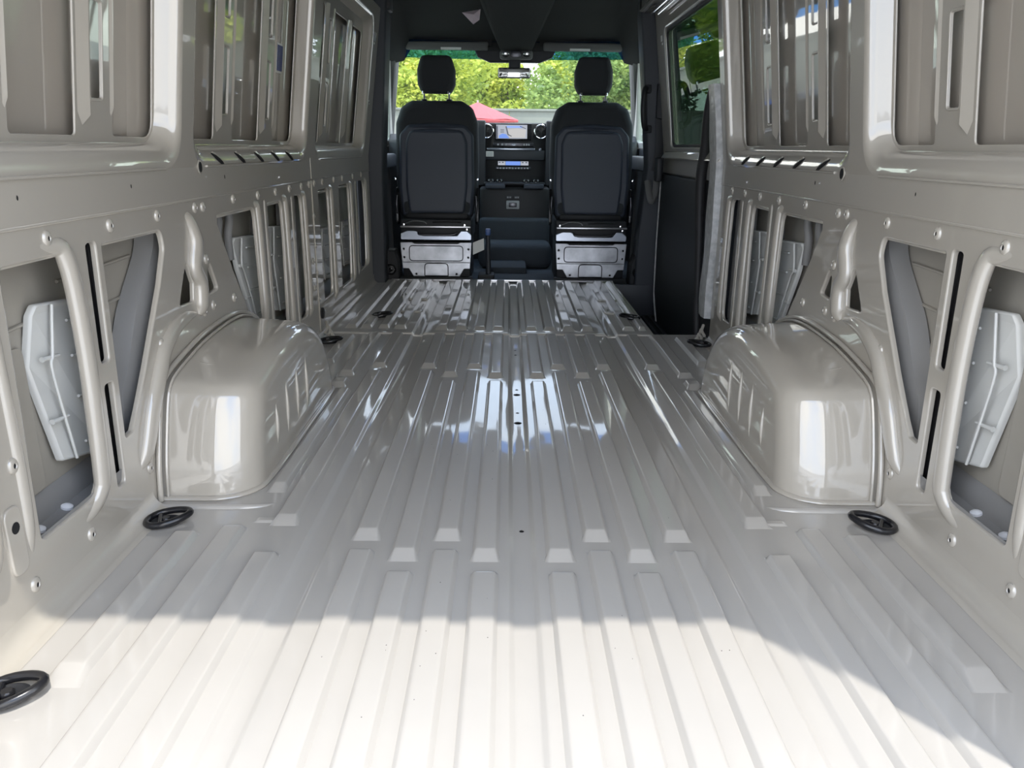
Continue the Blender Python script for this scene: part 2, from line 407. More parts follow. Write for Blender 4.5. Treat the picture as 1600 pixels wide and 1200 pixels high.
# ================================================================== WHEEL ARCHES
def wheel_arch(s, label):
    prof = catmull([Vector(p+(0,)) for p in ((1.758, 0), (1.772, .09), (1.800, .18), (1.822, .236), (1.840, .264), (1.872, .284), (1.95, .302), (2.10, .325), (2.30, .334), (2.45, .318), (2.59, .262), (2.69, .16), (2.735, .07), (2.745, 0))], 5)
    cy = 2.26; rings = []
    X0, X1, r = .905, .668, .115
    xs = [X0, .86, .82, X1+r] + [X1+r-r*math.sin(math.pi/2*k/9) for k in range(1, 10)]
    for x in xs:
        t = max(0.0, (X1+r-x)/r); ins = .085*(1-math.sqrt(max(0, 1-t*t)))
        base_ins = .10*(1-math.sqrt(max(0, 1-t*t)))
        t2_ = max(0.0, (t-.5)/.5); ins = .05*(1-math.sqrt(max(0, 1-t2_*t2_)))
        sc_y = 1-(base_ins/.49); sc_z = 1-ins/.334
        sl = -.22*(X0-x)   # top falls a little towards the middle
        rings.append([(s*x, cy+(p.x-cy)*sc_y, max(0, p.y*(sc_z+sl))) for p in prof])
    o = loft('wheel_arch', rings, 'paint', None, closed=False, cap1=True, smooth=70)
    tag(o, label, 'wheel arch', 'wheel arches')
    # flange rim against the wall and along the floor
    fl = [(s*.893, p.x+(p.x-cy)*.035, p.y*1.035+.002) for p in prof]
    sweep('rim_bead', fl, .007, 'paint', o, n=8, smooth_path=0)
    fl = [(s*.880, p.x+(p.x-cy)*.012, p.y*1.012) for p in prof]
    sweep('rim_bead', fl, .004, 'paint', o, n=6, smooth_path=0)
    R = rings
    base = [Vector((p[0][0], p[0][1]-.004, .004)) for p in R] + [Vector((s*(X1-.004), y, .004)) for y in (1.95, 2.1, 2.3, 2.5)] + [Vector((p[-1][0], p[-1][1]+.004, .004)) for p in reversed(R)]
    sweep('floor_flange', base, .010, 'paint', o, n=8, smooth_path=0, flatten=(2, .7))
    # stiffening ridges on the inner face
    for y, z0, z1 in ((1.985, .06, .19), (2.09, .05, .23), (2.20, .05, .24), (2.31, .05, .24)):
        sweep('ridge', [(s*(X1+.002), y, z0), (s*(X1-.001), y+.005, (z0+z1)/2), (s*(X1+.004), y+.01, z1)], [.002, .006, .005, .002], 'paint', o, n=8)
    # shallow edge pressed on the crown
    sweep('crown_edge', [(s*.85, 1.96, .297), (s*.82, 1.955, .294), (s*.77, 1.965, .290), (s*.735, 1.99, .287), (s*.73, 2.25, .310)], .004, 'paint', o, n=6)
    return o
wheel_arch(-1, 'rounded grey wheel arch against the left wall')
wheel_arch(1, 'rounded grey wheel arch against the right wall')

# ================================================================== SIDE WALLS
def wall(s, name, label):
    left = s < 0
    y_end = 4.93 if left else 3.47
    # outer skin = the wall itself
    ys = (Y_REAR, y_end+.02); zs = (-.12, .10, .79, 1.20, 1.60)
    V = []; F = []
    for y in ys:
        for z in zs: V.append((s*(face_x(z, .095)), y, z))
    n = len(zs)
    for j in range(n-1): F.append((j, j+1, n+j+1, n+j))
    root = mk(name, V, F, 'skin', None, None)
    tag(root, label, 'wall', kind='structure')
    fn = lambda u, v, d: Vector((s*(face_x(v)+d), u, v))
    # ---------------- lower panel
    holes = []
    holes.append(rrect(.80, 1.145, .16, .645, .04))                                                       # opening nearest the rear
    holes.append(rpoly([(1.286, .142), (1.500, .138), (1.512, .40), (1.512, .645), (1.306, .645)], [.012, .045, 0, .045, .015]))
    holes.append(rpoly([(1.572, .116), (1.606, .116), (1.614, .353), (1.578, .353)], .011, 4))
    holes.append(rpoly([(1.580, .400), (1.614, .400), (1.625, .653), (1.587, .653)], .011, 4))
    holes.append(rpoly([(1.634, .214), (1.668, .216), (1.702, .254), (1.766, .335), (1.898, .516), (1.946, .600), (1.938, .646), (1.650, .645)], [.004, .01, .02, 0, .02, .03, .025, .006]))
    holes.append(rpoly([(2.071, .551), (1.998, .442), (2.094, .436), (2.104, .485)], .008, 3))
    holes.append(rpoly([(2.231, .524), (2.278, .441), (2.207, .436), (2.212, .499)], .008, 3))
    holes.append(rpoly([(2.326, .650), (2.324, .625), (2.420, .472), (2.557, .283), (2.600, .215), (2.695, .205), (2.690, .30), (2.676, .648)], [.006, .01, .02, 0, .02, .02, 0, .04]))
    holes.append(rpoly([(2.776, .19), (2.790, .19), (2.794, .664), (2.780, .664)], .006, 3))
    holes.append(rpoly([(2.810, .150), (2.985, .140), (3.010, .50), (3.004, .650), (2.822, .651)], [.01, .04, 0, .04, .01]))
    holes.append(rpoly([(3.130, .14), (3.142, .14), (3.146, .655), (3.134, .655)], .005, 3))
    holes.append(rpoly([(3.172, .150), (3.290, .145), (3.300, .40), (3.292, .652), (3.178, .656)], [.01, .04, 0, .035, .01]))
    if left:
        holes.append(rpoly([(3.60, .156), (3.785, .150), (3.800, .40), (3.796, .658), (3.59, .656)], [.02, .04, 0, .04, .01]))
        holes.append(rpoly([(4.005, .140), (4.270, .140), (4.295, .40), (4.290, .658), (4.03, .657)], [.01, .05, 0, .05, .01]))
        holes.append(rpoly([(4.46, .140), (4.475, .140), (4.480, .660), (4.466, .660)], .006, 3))
        holes.append(rpoly([(4.535, .145), (4.74, .155), (4.755, .40), (4.745, .655), (4.53, .66)], [.01, .05, 0, .05, .01]))
    sheet('lower_panel', [(Y_REAR, .0), (y_end, .0), (y_end, .708), (Y_REAR, .708)], holes, .012, .004, fn, 'paint', root, seg=2, bev_outer=0.002)
    # ---------------- belt and pillars above
    bays = [(.80, 1.02), (1.13, 2.10), (2.175, 3.405)] + ([(3.545, 4.77)] if left else [])
    ZB, ZT = .790, 1.56
    hl = []
    for a, b in bays: hl.append(rrect(a, b, ZB, ZT, .10, 8))
    sheet('belt_and_pillars', [(Y_REAR, .709), (y_end, .709), (y_end, .79), (y_end, 1.62), (Y_REAR, 1.62), (Y_REAR, .79)],
          hl, .006, 0.0, lambda u, v, d: Vector((s*(face_x(v)+d-.002), u, v)), 'paint', root, back=False)
    for bi, (a, b) in enumerate(bays):
        rings = []
        for k in range(9):
            an = math.pi/2*k/8; o_ = .062*math.sin(an); d_ = .055*(1-math.cos(an))
            q_ = min(1, k/4); oy = .018*math.sin(math.pi/2*q_) + .020*max(0, (k-4)/4)
            zlo = ZB+o_
            # side cheeks turn in sharply, the sill below slopes gently: depth follows the sill law near the bottom, the cheek law elsewhere
            dc = .018*(1-math.cos(math.pi/2*q_)) + .037*max(0, (k-4)/4)
            R_ = []
            for p in rrect(a+oy, b-oy, zlo, ZT-oy, max(.05, .10-o_*.4), 8):
                t_ = max(0.0, min(1.0, (p[1]-zlo)/.09)); t_ = t_*t_*(3-2*t_)
                R_.append(Vector((s*face_x(p[1], d_*(1-t_)+dc*t_-.002), p[0], p[1])))
            rings.append(R_)
        loft('window_recess', rings, 'paint', root)
        sweep('recess_lip', [Vector((s*(face_x(ZB)-.004), y, ZB+.001)) for y in (a+.10, (a+b)/2, b-.10)], .0035, 'paint', root, n=6, smooth_path=0)
    # inset sheets with upright posts
    fs = lambda u, v, d: Vector((s*(face_x(v)+.053+d), u, v))
    cuts = {1: [(1.20, 1.30), (1.465, 1.690), (1.850, 2.050)], 2: [(2.25, 2.472), (2.638, 2.906), (3.082, 3.335)], 3: [(3.62, 3.815), (4.005, 4.32), (4.42, 4.70)]}
    posts = {1: [(1.30, 1.465), (1.690, 1.850)], 2: [(2.472, 2.638), (2.906, 3.082)], 3: [(3.815, 4.005), (4.32, 4.42)]}
    for bi in range(1, len(bays)):
        a, b = bays[bi]; H = []
        for i, (c, d) in enumerate(cuts[bi]):
            last = i == len(cuts[bi])-1
            H.append(rpoly([(c, .866), (d, .866), (d, .95), (d, 1.46), (c, 1.46), (c, .95)], [.012, .05 if last else .012, 0, .03, .03, 0], 4))
        for i, (c, d) in enumerate(posts[bi]):
            m_ = (c+d)/2+.006; w = .024 if bi < 3 else .028
            if d-c > .12:
                H.append(rrect(m_-w, m_+w, .944, 1.136, .006, 3)); H.append(rrect(m_-w, m_+w, 1.226, 1.41, .006, 3))
        sheet('inset_sheet', rrect(a+.030, b-.030, .84, 1.535, .05, 5), H, .004, .002, fs, 'paint', root, seg=2)
        for c, d in posts[bi]:
            # raised ridges with pointed feet either side of the slots, and a rolled rim round each slot
            for yy, w in ((c+.028, .020), (d-.008, .006)):
                pts = [(yy-w, 1.47), (yy-w, .915), (yy, .885 if w > .01 else .905), (yy+w, .915), (yy+w, 1.47)]
                hgt = .012 if w > .01 else .005
                rings = [[fs(u, v, .001) for u, v in pts], [fs(yy+w*.62+(u-yy)*.10, v+(.022 if v < 1 else 0), -hgt) for u, v in pts]]
                loft('post_ridge', rings, 'paint', root, cap1=True, smooth=20)
            if d-c > .12:
                m_ = (c+d)/2+.006; w = .027 if bi < 3 else .031
                for z0, z1 in ((.940, 1.140), (1.222, 1.414)):
                    L = rrect(m_-w, m_+w, z0, z1, .010, 4)
                    sweep('slot_rim', [fs(p[0], p[1], -.0005) for p in L], .0030, 'paint', root, n=8, smooth_path=0, closed=True)
        # upright nubs under the sheets
        k = 0
        yy = a+.16
        while yy < b-.10:
            sweep('nub', [fs(yy, .850, -.004), fs(yy, .829, -.008)], [.006, .006], 'paint', root, n=8, smooth_path=0); yy += .20
        # outer body skin seen through the cut-outs
        V = [Vector((s*face_x(z, .085), y, z)) for z in (.80, 1.58) for y in (a, b)]
        mk('outer_skin', V, [(0, 1, 3, 2)], 'panel_skin', root)
        # crease on the outer skin
        yc = cuts[bi][-1][1]-.055
        loft('skin_step', [[Vector((s*face_x(z, dd), yc+dy, z)) for dy, dd in ((-.012, .0848), (0, .078), (.06, .074), (.10, .074))] for z in (.80, 1.57)], 'panel_skin', root, closed=False, smooth=30)
    # slots in the sloping sill of the middle bay
    for i, y in enumerate((2.375, 2.575, 2.770, 2.965, 3.155)):
        sl_ = lambda z: .055*(1-math.cos(math.asin(min(1, (z-.79)/.062))))-.003
        P = [Vector((s*face_x(z, sl_(z)), y+dy, z)) for dy, z in ((.038, .795), (.02, .800), (0, .808), (-.02, .817), (-.04, .826))]
        sweep('sill_slot', P, [.002, .0055, .006, .0055, .002], 'hole', root, n=6)
        sweep('sill_slot_edge', [p+Vector((-s*.001, .009, .002)) for p in P], .0035, 'paint', root, n=6)
    # round and small holes on the belt
    lathe('belt_hole', [(.017, -.006), (.014, -.008), (.011, -.006), (.011, -.0022)], (s*.90, 2.217, .790), (s, 0, 0), 'paint', root, n=16, sx=1.2)
    lathe('belt_hole_core', [(.012, 0), (.0, -.0008)], (s*.8915, 2.217, .790), (s, 0, 0), 'hole', root, n=14, sx=1.2)
    for y, z in ((2.414, .757), (1.385, .757), (1.81, .757)):
        lathe('belt_hole_core', [(.0036 if y > 2 else .0026, 0), (.0, -.0008)], (s*.8975, y, z), (s, 0, 0), 'hole', root, n=10, sx=1.8)
    # seam under the belt
    rbox('belt_seam', (s*.899-.003, Y_REAR, .703), (s*.899+.003, y_end, .709), 'paint', root, b=.0015, seg=1)
    # pressed bosses in a row
    bos = [(1.455, .679), (1.693, .680), (1.927, .681), (2.164, .683), (2.221, .681), (2.473, .687), (2.72, .685), (2.93, .685), (3.12, .687), (3.30, .687), (2.125, .563), (2.205, .537), (2.155, .395), (2.225, .40), (2.40, .39), (1.865, .372), (1.243, .31), (1.243, .075), (1.440, .072), (1.722, .100)]
    if left: bos += [(3.43, .69), (3.52, .69), (3.68, .69), (3.92, .69), (4.12, .69), (4.40, .69), (4.66, .69), (3.48, .55), (3.48, .42), (3.48, .30), (3.48, .18), (3.42, .36), (3.42, .24)]
    for y, z in bos:
        b_ = lathe('boss', [(.0135, .004), (.0125, -.002), (.009, -.0045), (.005, -.005), (.004, -.003)], (s*.899, y, z), (s, 0, 0), 'paint', root, n=14, sx=1.15)
        if z > .6 or y < 1.9: lathe('boss_hole', [(.0042, -.0032), (.0, -.0052)], (s*.899, y, z), (s, 0, 0), 'hole', b_, n=10, sx=1.3)
    # oval plate with hole on the rear pillar
    sheet('oval_plate', rrect(1.190, 1.236, .115, .245, .022, 6), [], .006, .003, lambda u, v, d: Vector((s*(.895+d), u, v)), 'paint', root)
    lathe('boss_hole', [(.011, 0), (0, -.001)], (s*.8945, 1.214, .205), (s, 0, 0), 'hole', root, n=14)
    # rolled uprights beside the openings
    def bead(pts, r, nm='rolled_upright'):
        return sweep(nm, [(s*(x+.004), y, z) for x, y, z in pts], r, 'paint', root, n=14, smooth_path=6, flatten=(0, .72))
    bead([(.914, 1.32, .668), (.903, 1.46, .664), (.898, 1.512, .632), (.895, 1.524, .45), (.895, 1.514, .20), (.897, 1.500, .140), (.903, 1.45, .108), (.908, 1.36, .106)], [.004, .016, .022, .022, .022, .020, .014, .003])
    bead([(.906, 1.275, .62), (.900, 1.262, .55), (.899, 1.262, .30), (.900, 1.258, .18), (.906, 1.25, .10)], [.006, .014, .015, .014, .006])
    bead([(.906, 1.165, .60), (.892, 1.150, .55), (.888, 1.146, .30), (.895, 1.135, .17), (.906, 1.05, .135)], [.01, .024, .026, .024, .01])
    bead([(.914, 2.06, .668), (.901, 2.115, .658), (.893, 2.138, .600), (.893, 2.120, .545), (.893, 2.115, .520), (.893, 2.140, .480), (.893, 2.132, .420), (.900, 2.12, .395)], [.004, .020, .027, .027, .026, .027, .027, .012])
    bead([(.902, 2.125, .398), (.897, 2.03, .405), (.895, 1.945, .392), (.893, 1.875, .360), (.893, 1.835, .320), (.893, 1.765, .230), (.894, 1.712, .145), (.905, 1.675, .105)], [.004, .018, .022, .024, .026, .026, .022, .003])
    for y, z0 in ((2.708, .235), (3.050, .145), (3.335, .150)) + (((3.848, .13), (4.335, .14), (4.782, .165)) if left else ()):
        bead([(.906, y-.07, .664), (.902, y-.025, .660), (.898, y, .630), (.897, y+.004, .45), (.897, y, z0+.05), (.899, y-.012, z0), (.906, y-.06, z0-.03)], [.003, .014, .019, .019, .019, .017, .003])
    for y in (2.802, 3.158) + ((4.005, 4.50) if left else ()):
        bead([(.902, y, .66), (.899, y+.002, .40), (.902, y, .17)], .007, 'flange_edge')
    bead([(.900, 1.640, .64), (.899, 1.628, .42), (.900, 1.620, .22)], .0045, 'flange_edge')
    # turned-in lips along the tops of the openings
    for a, b in ((1.31, 1.50), (1.66, 1.93), (2.34, 2.66), (2.83, 2.99)) + (((3.60, 3.78), (4.04, 4.28)) if left else ()):
        rbox('top_lip', (min(s*.905, s*.945), a, .640), (max(s*.905, s*.945), b, .652), 'paint', root, b=.003)
    # stiffener plates behind the openings
    sts = [(1.500, 1.655, .545, .200), (2.655, 2.880, .548, .235), (3.035, 3.235, .548, .205)] + ([(3.83, 4.10, .462, .20), (4.30, 4.63, .453, .20)] if left else [])
    for a, b, zt, zb in sts:
        k = (zt-zb)/.34
        ob = .085 if 2.6 < a < 2.7 else -.004
        outl = [(a-.004, zt), (b, zt-.012), (b, zb-.025), (a+ob, zb+.012), (a-.036+ob*.4, zb+.22*k), (a-.016, zt-.02)]
        p = sheet('stiffener_plate', rpoly(outl, .008, 2), [], .012, .005, lambda u, v, d: Vector((s*(.958+d+max(0, (a+.018-u))*.5), u, v)), 'stiffener', root, seg=2)
        sweep('fold_line', [(s*.956, a+.030, zt-.006), (s*.956, a+.006, zt-.10*k), (s*.956, a-.002+ob*.4, zb+.20*k), (s*.956, a+.034+ob, zb+.006)], .0035, 'stiffener', p, n=6)
        for t in (.14, .36, .62, .92):
            z = zt+(zb-zt)*t
            sweep('crease', [(s*.958, a+.075, z), (s*.957, b-.005, z-.012)], .0035, 'stiffener', p, n=6, smooth_path=0)
        for t in (.32, .70):
            z = zt+(zb-zt)*t
            sweep('tab', [(s*.962, a-.022+ob*t, z+.003), (s*.957, a+.03+ob*t, z)], [.006, .003], 'stiffener', p, n=8, smooth_path=0)
    # wheel-house strut seen through the slanted opening
    rings = []
    path = catmull([Vector((0, *q)) for q in ((2.04, .70), (2.04, .63), (2.015, .58), (1.935, .50), (1.89, .45), (1.835, .36), (1.78, .285), (1.762, .17))], 5)
    for p in path: rings.append([Vector((s*.935, p.y+.05, p.z)), Vector((s*.930, p.y, p.z)), Vector((s*.945, p.y-.045, p.z)), Vector((s*.99, p.y-.055, p.z)), Vector((s*.992, p.y+.05, p.z))])
    loft('wheelhouse_strut', rings, 'mastic', root, cap0=True, cap1=True, smooth=50)
    rings = []
    for z in (.70, .62, .50, .35, .20, .14):
        w = .02*math.sin((z-.14)/.56*math.pi)
        rings.append([Vector((s*.935, 3.33, z)), Vector((s*.930, 3.24-w, z)), Vector((s*.985, 3.22-w, z)), Vector((s*.985, 3.33, z))])
    loft('inner_strut', rings, 'mastic', root, cap0=True, cap1=True, smooth=40)
    # closed box section behind the slotted upright; rubber black stands in for inner shade
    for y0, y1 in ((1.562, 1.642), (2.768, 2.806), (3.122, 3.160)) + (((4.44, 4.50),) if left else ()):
        loft('shaded_box_section', [[Vector((s*x, y, z)) for x, y in ((.911, y0), (.927, y0+.002), (.927, y1-.002), (.911, y1))] for z in (.10, .67)], 'rubber', root, closed=False, smooth=20)
    # narrow dark struts high in the cavities
    for y in ((2.50, 2.60, 2.87, 2.94) + ((3.66, 3.74, 4.10, 4.2) if left else ())):
        sweep('cavity_strut', [(s*.975, y, .70), (s*.968, y+.015, .62), (s*.972, y, .56), (s*.975, y+.01, .48)], .014, 'mastic', root, n=8)
    # sill inside the cavity; white discs paint daylight showing through its holes
    segs = [(.80, 1.75), (2.56, y_end)]
    for a, b in segs:
        sec = [(.906, .148), (.910, .118), (.925, .098), (.945, .092), (.952, .112), (.972, .118), (.982, .150), (.994, .165)]
        loft('cavity_sill', [[Vector((s*x, y, z)) for x, z in sec] for y in (a, b)], 'mastic', root, closed=False, smooth=30)
    pl = [(1.375, .118), (1.475, .118), (2.92, .120), (2.87, .118)] + ([(3.68, .118), (3.74, .118), (4.08, .118), (4.16, .118), (4.22, .118)] if left else [])
    for y, z in pl:
        lathe('daylight_disc', [(.012, -.004), (.012, .002), (.008, .005), (0, .006)], (s*.962, y, z), (-s*.25, 0, 1), 'daylight_white', root, n=14)
    # faint pressed lines on the outer skin in the first openings
    for y0, y1, z in ((1.30, 1.55, .50), (1.62, 1.95, .48), (1.62, 1.95, .57)):
        sweep('skin_crease', [(s*.992, y0, z), (s*.992, y1, z+.01)], .004, 'skin', root, n=6, smooth_path=0)
    sheet('reinforcing_patch', rrect(1.30, 1.46, .17, .47, .02, 3), [], .004, .002, lambda u, v, d: Vector((s*(.986+d), u, v)), 'skin', root)
    sheet('reinforcing_patch', rrect(1.62, 1.80, .20, .50, .02, 3), [], .004, .002, lambda u, v, d: Vector((s*(.986+d), u, v)), 'skin', root)
    # foot bracket and rubber plug at the front pillar
    for k in range(4):
        sweep('foot_bracket', [(s*(.872-.012*k), 3.475-.012*k, .075-.018*k), (s*(.862-.012*k), 3.455-.01*k, .052-.016*k), (s*(.866-.012*k), 3.42, .035-.010*k)], .007, 'paint', root, n=8)
    return root

wl = wall(-1, 'wall_left', 'grey painted left side wall of ribbed pressed steel with openings')
wr = wall(1, 'wall_right', 'grey painted right side wall of pressed steel ending at the sliding door')
for z0, z1 in ((.004, .706), (.712, .80)): sweep('panel_seam', [(-.8995, 3.474, z0), (-.8995, 3.474, z1)], .004, 'paint', wl, n=6, smooth_path=0)
# left wall only: rubber plug, sticker, chalk marks
lathe('rubber_plug', [(.026, .002), (.026, -.006), (.02, -.009), (0, -.010)], (-.899, 3.52, .105), (-1, 0, 0), 'rubber', wl, n=18)
fsl = lambda u, v, d: Vector((-(face_x(v)+.083+d), u, v))
sheet('sticker', [(3.20, 1.12), (3.315, 1.12), (3.315, 1.228), (3.20, 1.228)], [], .002, 0, fsl, 'label_white', wl)
sheet('sticker_face', [(3.208, 1.128), (3.307, 1.128), (3.307, 1.220), (3.208, 1.220)], [], .002, 0, lambda u, v, d: fsl(u, v, d-.0015), 'blue', wl)

for k, (u0, v0, w, h) in enumerate(((4.80, 1.430, .050, .030), (4.80, 1.455, .012, .022), (4.845, 1.452, .012, .026), (4.795, 1.412, .03, .010), (4.78, 1.10, .018, .008), (4.80, 1.085, .012, .006))):
    sheet('chalk_mark', rrect(u0, u0+w, v0, v0+h, .003, 2), [], .001, 0, lambda u, v, d: Vector((-(face_x(v)-.0035+d), u, v)), 'label_grey' if k == 0 else 'label_white', wl)
# ---------------- tie-down rings
def tie_down(x, y, z, rot, label):
    t = empty('tie_down_ring', (x, y, z), label, 'tie-down ring', 'tie-down rings on the load floor')
    lathe('cup', [(.030, .0), (.030, .004), (.026, .006), (.021, .004), (.014, .003), (0, .003)], (x, y, z), (0, 0, 1), 'black', t, n=20, sx=1.15, ref=(math.cos(rot), math.sin(rot), 0))
    e1 = Vector((math.cos(rot), math.sin(rot), 0)); e2 = Vector((-math.sin(rot), math.cos(rot), 0)); P = []
    for k in range(24):
        a = 2*math.pi*k/24
        P.append(Vector((x, y, z+.012+.006*math.cos(a))) + e1*(.048*math.cos(a)+.006) + e2*(.034*math.sin(a)*(1-.22*math.cos(a))))
    sweep('ring', P, .0082, 'black_gloss', t, n=10, smooth_path=0, closed=True)
    lathe('bolt', [(.012, .004), (.012, .010), (.009, .013), (0, .013)], (x, y, z), (0, 0, 1), 'black_gloss', t, n=8)
    sweep('hinge_bar', [Vector((x, y, z+.009))-e2*.024-e1*.012, Vector((x, y, z+.009))+e2*.024-e1*.012], .006, 'black_gloss', t, n=8, smooth_path=0)
    return t
tie_down(-.834, 1.632, .002, math.radians(20), 'black tie-down ring on the floor just behind the left wheel arch')
tie_down(.835, 1.632, .002, math.radians(150), 'black tie-down ring on the floor just behind the right wheel arch')
tie_down(-.832, 1.030, .002, math.radians(20), 'black tie-down ring in the sunlit patch by the left wall')
tie_down(-.839, 3.373, .002, math.radians(10), 'black tie-down ring ahead of the left wheel arch by the floor seam')
tie_down(.839, 3.370, .002, math.radians(170), 'black tie-down ring ahead of the right wheel arch by the floor seam')
tie_down(-.690, 3.905, .008, math.radians(10), 'small black tie-down ring on the left of the front floor sheet')
tie_down(.602, 3.900, .008, math.radians(170), 'small black tie-down ring near the right edge of the front floor sheet')

# ================================================================== ROOF AND REAR FRAME
def arch_pts(zb=1.58):
    return [(-face_x(zb, .095), zb), (-.875, 1.74), (-.84, 1.86), (-.74, 1.935), (-.4, 1.97), (0, 1.98), (.4, 1.97), (.74, 1.935), (.84, 1.86), (.875, 1.74), (face_x(zb, .095), zb)]
A = catmull([Vector((x, 0, z)) for x, z in arch_pts()], 4)
ceil = loft('ceiling', [[Vector((p.x, y, p.z)) for p in A] for y in (Y_REAR, 5.12)], 'roof_paint', None, closed=False, smooth=60)
tag(ceil, 'grey painted arched roof skin of the load space', 'ceiling', kind='structure')
for y in (1.2, 2.13, 2.8, 3.5, 4.2, 4.85):
    loft('roof_bow', [[Vector((p.x*.985, y+dy, p.z-dz)) for p in A] for dy, dz in ((-.05, .0), (-.035, .03), (.035, .03), (.05, .0))], 'roof_paint', ceil, closed=False, smooth=40)
# rear door frame
outer = [(-1.0, -.25), (1.0, -.25), (1.0, 1.0), (.97, 1.5)] + [(p.x*1.05, p.z+.03) for p in reversed(A)] + [(-.97, 1.5), (-1.0, 1.0)]
op = rpoly([(-.85, -.0), (.85, -.0), (.85, 1.72), (.80, 1.84), (-.80, 1.84), (-.85, 1.72)], [.02, .02, .03, .03, .03, .03])
rf = sheet('trim_1', outer, [op], .06, .004, lambda u, v, d: Vector((u, Y_REAR-d, v)), 'paint')
tag(rf, 'grey rear door frame around the open back of the van', 'door frame', kind='structure')

# ================================================================== CAB SHELL
cab_floor = rbox('floor_cab', (-.95, Y_CAB, -.10), (.95, 6.75, -.03), 'carpet', None, b=.004)
tag(cab_floor, 'dark carpeted cab floor between and under the seats', 'floor', kind='structure')
rbox('threshold_bar', (-.80, Y_CAB-.012, -.03), (.66, Y_CAB+.05, .012), 'trim_dark', cab_floor, b=.004)
rbox('threshold_edge', (-.80, Y_CAB-.018, .004), (.66, Y_CAB-.010, .016), 'steel', cab_floor, b=.002)
rbox('rubber_mat', (-.24, 5.14, -.032), (.25, 5.50, -.012), 'carpet', cab_floor, b=.008)
rbox('raised_mat', (-.19, 5.50, -.032), (.10, 5.86, .035), 'carpet', cab_floor, b=.02)
rbox('floor_hump', (-.26, 5.84, -.032), (.30, 6.30, .16), 'carpet', cab_floor, b=.06, seg=4)

# dark headliner with a long central channel
hs = [(4.98, 1.86), (5.3, 1.80), (5.6, 1.72), (5.85, 1.62), (6.02, 1.565)]
hp = catmull([Vector((0, y, z)) for y, z in hs], 4)
def hl_z(y):
    for a, b in zip(hp, hp[1:]):
        if a.y <= y <= b.y: return a.z+(b.z-a.z)*(y-a.y)/(b.y-a.y)
    return hp[-1].z
hx = [-.98, -.80, -.74, -.68, -.3, 0, .3, .68, .74, .80, .98]; hz = [-.16, -.12, -.03, 0, 0, 0, 0, 0, -.03, -.12, -.16]
hd = loft('ceiling_cab', [[Vector((x, p.y, p.z+dz)) for x, dz in zip(hx, hz)] for p in hp], 'headliner', None, closed=False, smooth=60)
tag(hd, 'dark fabric headliner over the cab', 'ceiling', kind='structure')
rbox('headliner_front', (-.9, 4.97, 1.62), (-.74, 5.10, 2.0), 'trim_dark', hd, b=.01); rbox('headliner_front', (.74, 4.97, 1.64), (.9, 5.10, 2.0), 'trim_dark', hd, b=.01)
rbox('roof_bulkhead', (-.9, 5.04, 1.80), (.9, 5.10, 2.0), 'headliner', hd, b=.005)

oc = empty('overhead_console', (0.005, 5.6, 1.5), 'dark overhead console hump running down the middle of the headliner', 'overhead console')
rings = []
for y, w, t in ((5.02, .27, .060), (5.35, .245, .060), (5.6, .21, .065), (5.8, .165, .085), (5.90, .140, .105), (5.935, .130, .10)):
    z = hl_z(y); rings.append([Vector((x+.012, y, zz)) for x, zz in ((-w-.03, z+.03), (-w, z-t*.3), (-w+.03, z-t*.9), (-w+.06, z-t), (w-.06, z-t), (w-.03, z-t*.9), (w, z-t*.3), (w+.03, z+.03))])
loft('housing', rings, 'headliner', oc, cap0=True, cap1=True, smooth=40)
rbox('lamp_bezel', (-.105, 5.88, 1.452), (.130, 5.955, 1.512), 'visor', oc, b=.02, seg=4)
for s in (-1, 1): lathe('reading_lamp', [(.026, .0), (.024, .006), (.018, .002), (0, .002)], (.012+s*.075, 5.878, 1.480), (0, -1, 0), 'chrome', oc, n=16, sx=.75)
rbox('switch_panel', (-.028, 5.868, 1.460), (.052, 5.89, 1.506), 'steel_dark', oc, b=.006)

for x0, x1 in ((-.86, -.16), (.18, .86)): rbox('windscreen_header', (x0, 5.955, 1.540), (x1, 6.00, 1.64), 'headliner', hd, b=.008)
rbox('windscreen_header', (-.22, 5.965, 1.515), (.24, 6.00, 1.64), 'headliner', hd, b=.008)
# ---------------- sun visors
def visor(x0, x1, label):
    t = empty('sun_visor', ((x0+x1)/2, 5.93, 1.53), label, 'sun visor', 'sun visors')
    rbox('flap', (x0, 5.90, 1.508), (x1, 5.935, 1.566), 'visor', t, b=.015, seg=3)
    xm = (x0+x1)/2 + (.03 if x0 < 0 else -.02)
    rbox('label', (xm-.072, 5.897, 1.510), (xm+.072, 5.9015, 1.526), 'label_white', t, b=.001, seg=1)
    sweep('hinge_arm', [(x0 if x0 < 0 else x1, 5.92, 1.545), ((x0-.03) if x0 < 0 else (x1+.03), 5.90, 1.60), ((x0-.06) if x0 < 0 else (x1+.06), 5.86, 1.66)], .010, 'visor', t, n=8)
    return t
visor(-.775, -.185, 'left folded sun visor with a white label on its lower edge')
visor(.205, .765, 'right folded sun visor with a white label on its lower edge')

